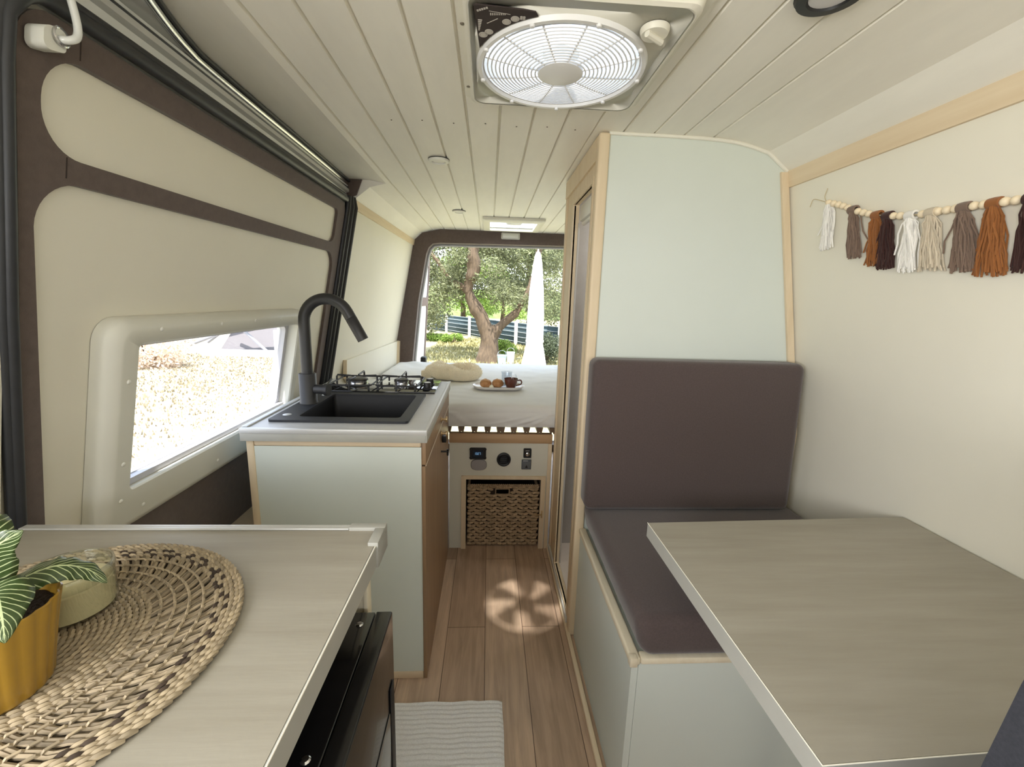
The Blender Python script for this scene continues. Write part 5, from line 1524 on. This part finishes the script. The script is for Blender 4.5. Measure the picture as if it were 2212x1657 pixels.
tree(1.8, 19.8, 5.0, 1.8, OL2, 'pale olive tree between the trunk and the parasol', 23, low=0.7)
tree(5.2, 25.8, 5.6, 2.0, OL, 'grey-green tree behind the parasol', 24)
tree(1.0, 32.6, 6.5, 2.6, LG, 'distant green tree in the gap right of the trunk', 25)

# low green ridge behind the trees
m = MB(); rows = []
for i in range(9):
    a = i / 8
    rows.append([Vector((x, 42 + 14 * a, GZ - 0.3 + (3.3 + 0.9 * NZ.noise(Vector((x * .12, 0, 3)))) * math.sin(a * PI / 2) + 0.5 * NZ.noise(Vector((x * .9, a * 6, 7))) * (1 if i else 0))) for x in [-60 + k * 1.5 for k in range(81)]])
m.grid(rows)
tag(m.build('hills', mat('wooded_ridge', (112, 122, 78), rough=1.0, col2=(74, 86, 52), scale=1.2, spec=0.05)), 'low wooded ridge on the horizon behind the trees', 'hill', kind='structure')

# fence
fe = thing('garden_fence', 'low dark net fence with white posts beyond the olive tree', 'fence', (-0.5, 20.5, GZ))
fp = [(-6.5, 30.5), (-3.4, 25.4), (-2.3, 23.8), (-0.95, 21.6), (1.15, 18.0), (2.6, 15.6), (4.2, 13.0)]
m = MB()
for a, b in zip(fp[:-1], fp[1:]):
    m.verts_faces([(a[0], a[1], GZ + 0.05), (b[0], b[1], GZ + 0.05), (b[0], b[1], GZ + 0.92), (a[0], a[1], GZ + 0.92)], [(0, 1, 2, 3)])
net = m.build('shade_net', mat('dark_teal_net', (50, 66, 70), rough=0.9, col2=(66, 82, 88), scale=3, stretch=(0.3, 0.3, 14)), fe)
so = net.modifiers.new('t', 'SOLIDIFY'); so.thickness = 0.02
m = MB()
for zz in (0.15, 0.35, 0.55, 0.75, 0.93):
    m.tube([(x, y - 0.03, GZ + zz) for x, y in fp], 0.008, 5)
m.build('wire', mat('pale_wire', (176, 182, 184), rough=0.5), fe)
for (x, y) in fp:
    m = MB(); m.box((x - 0.07, y - 0.13, GZ - 0.05), (x + 0.07, y - 0.04, GZ + 1.0), bevel=0.01); m.build('post', mat('white_post', (232, 230, 222), rough=0.7), fe)
def bush(name, x, y, r, h, mm, label, seed, n=1500, cat='bush', grp=None):
    t = thing(name, label, cat, (x, y, GZ), grp)
    rn = random.Random(seed)
    bl = [((x + rn.uniform(-r, r) * .7, y + rn.uniform(-r, r) * .7, GZ + h * rn.uniform(0.2, 0.75)), h * 0.5) for _ in range(7)]
    leafcloud('foliage', bl, n * 2, 0.042, mm, t, seed)
    m = MB()
    for k in range(5):
        a = 2 * PI * k / 5
        m.tube([(x, y, GZ - 0.03), (x + 0.4 * r * math.cos(a), y + 0.4 * r * math.sin(a), GZ + h * 0.7)], [0.03, 0.012], 6)
    m.build('stem', BARK, t)
bush('bush', -2.55, 19.0, 0.7, 0.45, LG, 'low yellow-green bush at the left foot of the fence', 31)
bush('bush', -1.5, 18.2, 0.5, 0.35, LG, 'small bright bush left of the olive trunk', 32)
bush('bush', 1.75, 12.6, 0.4, 0.85, leafm('dark_green_leaf', (72, 80, 58)), 'dark shrub just right of the parasol', 33)
bush('bush', 0.55, 14.6, 0.35, 0.5, LG, 'light green bush right of the olive trunk', 34)
# buckets by the trunk
def bucket(name, x, y, r, h, mm, label):
    t = thing(name, label, 'bucket', (x, y, GZ))
    m = MB(); m.lathe([(0, 0), (r * 0.8, 0), (r, h), (r * 1.06, h), (r * 1.06, h + 0.02), (r * 0.92, h + 0.02), (r * 0.74, 0.02), (0, 0.02)], (x, y, GZ), 20); m.build('pail', mm, t)
    m = MB(); m.tube(bez([(x - r, y, GZ + h), (x - r * .7, y, GZ + h + r * .9), (x, y, GZ + h + r * 1.2), (x + r * .7, y, GZ + h + r * .9), (x + r, y, GZ + h)], 4), 0.008, 6); m.build('handle', STEEL, t)
bucket('bucket', 0.40, 12.2, 0.13, 0.27, mat('pale_blue_plastic', (170, 205, 214), rough=0.4), 'pale blue bucket by the olive trunk')
bucket('bucket', 0.66, 12.4, 0.12, 0.34, mat('white_bucket_plastic', (224, 226, 226), rough=0.4), 'white bucket between the trunk and parasol')

# parasol
pa = thing('closed_parasol', 'tall closed white parasol standing behind the van', 'parasol', (0.98, 9.0, GZ))
m = MB()
prof = [(0.235, -0.15), (0.255, -0.05), (0.215, 0.15), (0.168, 0.42), (0.165, 0.47), (0.172, 0.52), (0.165, 1.0), (0.138, 1.5), (0.110, 1.78), (0.102, 1.82), (0.106, 1.86), (0.085, 2.05), (0.060, 2.20), (0.035, 2.27), (0.0, 2.29)]
m.lathe(prof, (0.98, 9.0, 0.0), 96, wob=lambda a, h: 1 + 0.10 * math.sin(8 * a + h * 0.7) * (0.4 + 0.6 * (1 if h < 0.4 else 0.7)))
m.build('canopy', mat('white_canvas', (238, 236, 230), rough=0.9), pa, sharp=80)
m = MB()
for z, r in ((0.465, 0.180), (1.82, 0.112)):
    m.lathe([(r, z - 0.025), (r + 0.012, z - 0.02), (r + 0.012, z + 0.02), (r, z + 0.025)], (0.98, 9.0, 0), 48)
m.build('strap', mat('off_white_strap', (214, 212, 206), rough=0.8), pa)
m = MB(); m.tube([(0.98, 9.0, GZ + 0.06), (0.98, 9.0, 0.0)], 0.025, 12); m.tube([(0.98, 9.0, 2.28), (0.98, 9.0, 2.33)], [0.02, 0.012], 10); m.build('pole', WHITEP, pa)
m = MB(); m.lathe([(0, 0), (0.28, 0), (0.28, 0.05), (0.05, 0.08), (0, 0.08)], (0.98, 9.0, GZ), 28); m.build('base', mat('grey_concrete', (150, 148, 142), rough=0.9), pa)

# outside the side window
GREYC = mat('pale_grey_canvas', (120, 116, 116), rough=0.9)
m = MB(); m.box((-8.2, 12.6, GZ - 0.05), (-5.0, 13.3, GZ + 0.14), bevel=0.03); tag(m.build('stone_slab', mat('white_slab', (205, 203, 200), rough=0.8)), 'long white slab on the grass outside the side window', 'slab')
tn = thing('canvas_shelter', 'grey canvas shelter on slanted poles outside the side window', 'shelter', (-7.4, 13.8, GZ))
m = MB(); m.verts_faces([(-8.2, 13.4, GZ), (-6.2, 13.4, GZ), (-6.6, 13.9, GZ + 0.95), (-7.8, 13.9, GZ + 0.95), (-6.4, 14.6, GZ), (-8.0, 14.6, GZ)], [(0, 1, 2, 3), (1, 4, 2), (3, 2, 4, 5), (0, 3, 5)]); m.build('canvas', GREYC, tn)
PALEP = mat('pale_pole', (150, 150, 154), rough=0.5)
for q in ([(-9.0, 13.2, GZ + 0.2), (-7.4, 13.2, GZ + 0.85), (-5.2, 13.2, GZ + 1.35)], [(-7.6, 13.3, GZ + 0.95), (-6.6, 13.3, GZ)], [(-8.6, 13.6, GZ + 0.3), (-7.0, 13.6, GZ + 1.5)]):
    m = MB(); m.tube(q, 0.045, 8); m.build('pole', PALEP, tn)
m = MB(); m.box((-6.5, 13.32, GZ + 0.1), (-5.4, 13.4, GZ + 0.75), bevel=0.02); tag(m.build('white_board', mat('white_board_paint', (240, 238, 234), rough=0.7)), 'white board standing on the slab beside the shelter', 'board')
m = MB(); rows = []
for i in range(7):
    rows.append([Vector((-6.3 + 0.16 * j, 14.9 + 0.02 * math.sin(j), GZ + 0.75 + 0.07 * i + 0.02 * math.sin(j * 1.3 + i))) for j in range(7)])
m.grid(rows); o = m.build('red_cloth', mat('faded_red_cloth', (168, 66, 60), rough=0.9)); so = o.modifiers.new('t', 'SOLIDIFY'); so.thickness = 0.02
tag(o, 'faded red cloth hung up behind the white board', 'cloth')
DRY = leafm('dry_twig_leaf', (232, 217, 198), 0.2)
for k, (x, y, r, h, lab) in enumerate(((-8.1, 10.6, 0.85, 0.9, 'pale dry shrub nearest in the side window'), (-10.4, 13.3, 0.9, 1.2, 'pale dry shrub in the middle of the shrub row by the side window'), (-11.2, 16.0, 1.1, 1.4, 'pale dry shrub just left of the canvas shelter'), (-12.6, 20.2, 1.5, 1.9, 'tall pale shrub behind the canvas shelter'), (-8.9, 19.5, 1.4, 1.7, 'pale green shrub behind the red cloth'))):
    bush('shrub', x, y, r, h, DRY if k < 4 else OL2, lab, 41 + k, 2600, 'shrub', 'dry shrubs outside the side window')

# ------------------------------------------------------------------ light
w = bpy.data.worlds.new('World'); SC.world = w
w.use_nodes = True
nt = w.node_tree
bg = nt.nodes['Background']
tc = nt.nodes.new('ShaderNodeTexCoord'); sp = nt.nodes.new('ShaderNodeSeparateXYZ'); nt.links.new(tc.outputs['Generated'], sp.inputs[0])
rp = nt.nodes.new('ShaderNodeValToRGB')
rp.color_ramp.elements[0].position = 0.0; rp.color_ramp.elements[0].color = (0.92, 0.95, 1.0, 1)
rp.color_ramp.elements[1].position = 0.8; rp.color_ramp.elements[1].color = (0.62, 0.78, 1.0, 1)
nt.links.new(sp.outputs['Z'], rp.inputs[0]); nt.links.new(rp.outputs[0], bg.inputs['Color'])
bg.inputs['Strength'].default_value = 1.3
def sun(name, d, e, ang, col):
    l = bpy.data.lights.new(name, 'SUN'); l.energy = e; l.angle = R(ang); l.color = col
    o = bpy.data.objects.new(name, l); COL.objects.link(o)
    o.rotation_euler = Vector(d).to_track_quat('-Z', 'Y').to_euler()
    return o
sun('sun', (0.02, 0.33, -1.0), 5.5, 1.2, (1.0, 0.97, 0.92))
def area(name, loc, d, sx, sy, e, col):
    l = bpy.data.lights.new(name, 'AREA'); l.shape = 'RECTANGLE'; l.size = sx; l.size_y = sy; l.energy = e; l.color = col
    o = bpy.data.objects.new(name, l); COL.objects.link(o); o.location = loc
    o.rotation_euler = Vector(d).to_track_quat('-Z', 'Y').to_euler()
    return o
area('windscreen_fill', (0.166, -1.02, 1.30), (0, 1, -0.05), 1.6, 0.3, 2.0, (1.0, 0.98, 0.95))  # fill lamp added inside the windscreen opening to lift the front interior
area('cab_window_fill', (-0.74, -0.55, 1.32), (1, 0.35, -0.12), 0.9, 0.46, 9.0, (1.0, 0.99, 0.97))  # fill lamp added at the cab window, brightens right wall, table and ceiling
downlight('ceiling_light', 0.72, 1.76, 1.812, 0.04, WHITEP, LENS, 'added round fill light inside the shower cubicle ceiling')  # unseen fixture, added to go with the shower fill lamp
l_ = area('shower_fill', (0.72, 1.76, 1.80), (0, 0, -1), 0.06, 0.06, 0.75, (1.0, 0.98, 0.95))  # lamp added to brighten the grey shower lining

# ------------------------------------------------------------------ camera
cam = bpy.data.cameras.new('camera')
cam.sensor_fit = 'HORIZONTAL'; cam.sensor_width = 36.0
cam.lens = 922.5 / 2212 * 36.0
cam.clip_start = 0.02; cam.clip_end = 200
co_ = bpy.data.objects.new('camera', cam); COL.objects.link(co_)
yaw, pitch, roll = R(3.357), R(11.05), R(-1.763)
f = Vector((math.sin(yaw) * math.cos(pitch), math.cos(yaw) * math.cos(pitch), -math.sin(pitch)))
r = Vector((math.cos(yaw), -math.sin(yaw), 0)); d = f.cross(r)
r2 = r * math.cos(roll) + d * math.sin(roll); d2 = d * math.cos(roll) - r * math.sin(roll)
Mx = Matrix(((r2.x, -d2.x, -f.x), (r2.y, -d2.y, -f.y), (r2.z, -d2.z, -f.z)))
co_.matrix_world = Matrix.Translation((0, 0, 1.3)) @ Mx.to_4x4()
SC.camera = co_
SC.view_settings.view_transform = 'Standard'
try: SC.view_settings.look = 'None'
except Exception: pass
SC.view_settings.gamma = 1.0
SC.view_settings.exposure = 1.6
SC.view_settings.use_curve_mapping = False
SC.cycles.use_denoising = True
SC.cycles.max_bounces = 14
SC.cycles.diffuse_bounces = 8
SC.cycles.transparent_max_bounces = 16
SC.cycles.sample_clamp_indirect = 6.0
SC.cycles.caustics_reflective = False
SC.cycles.caustics_refractive = False
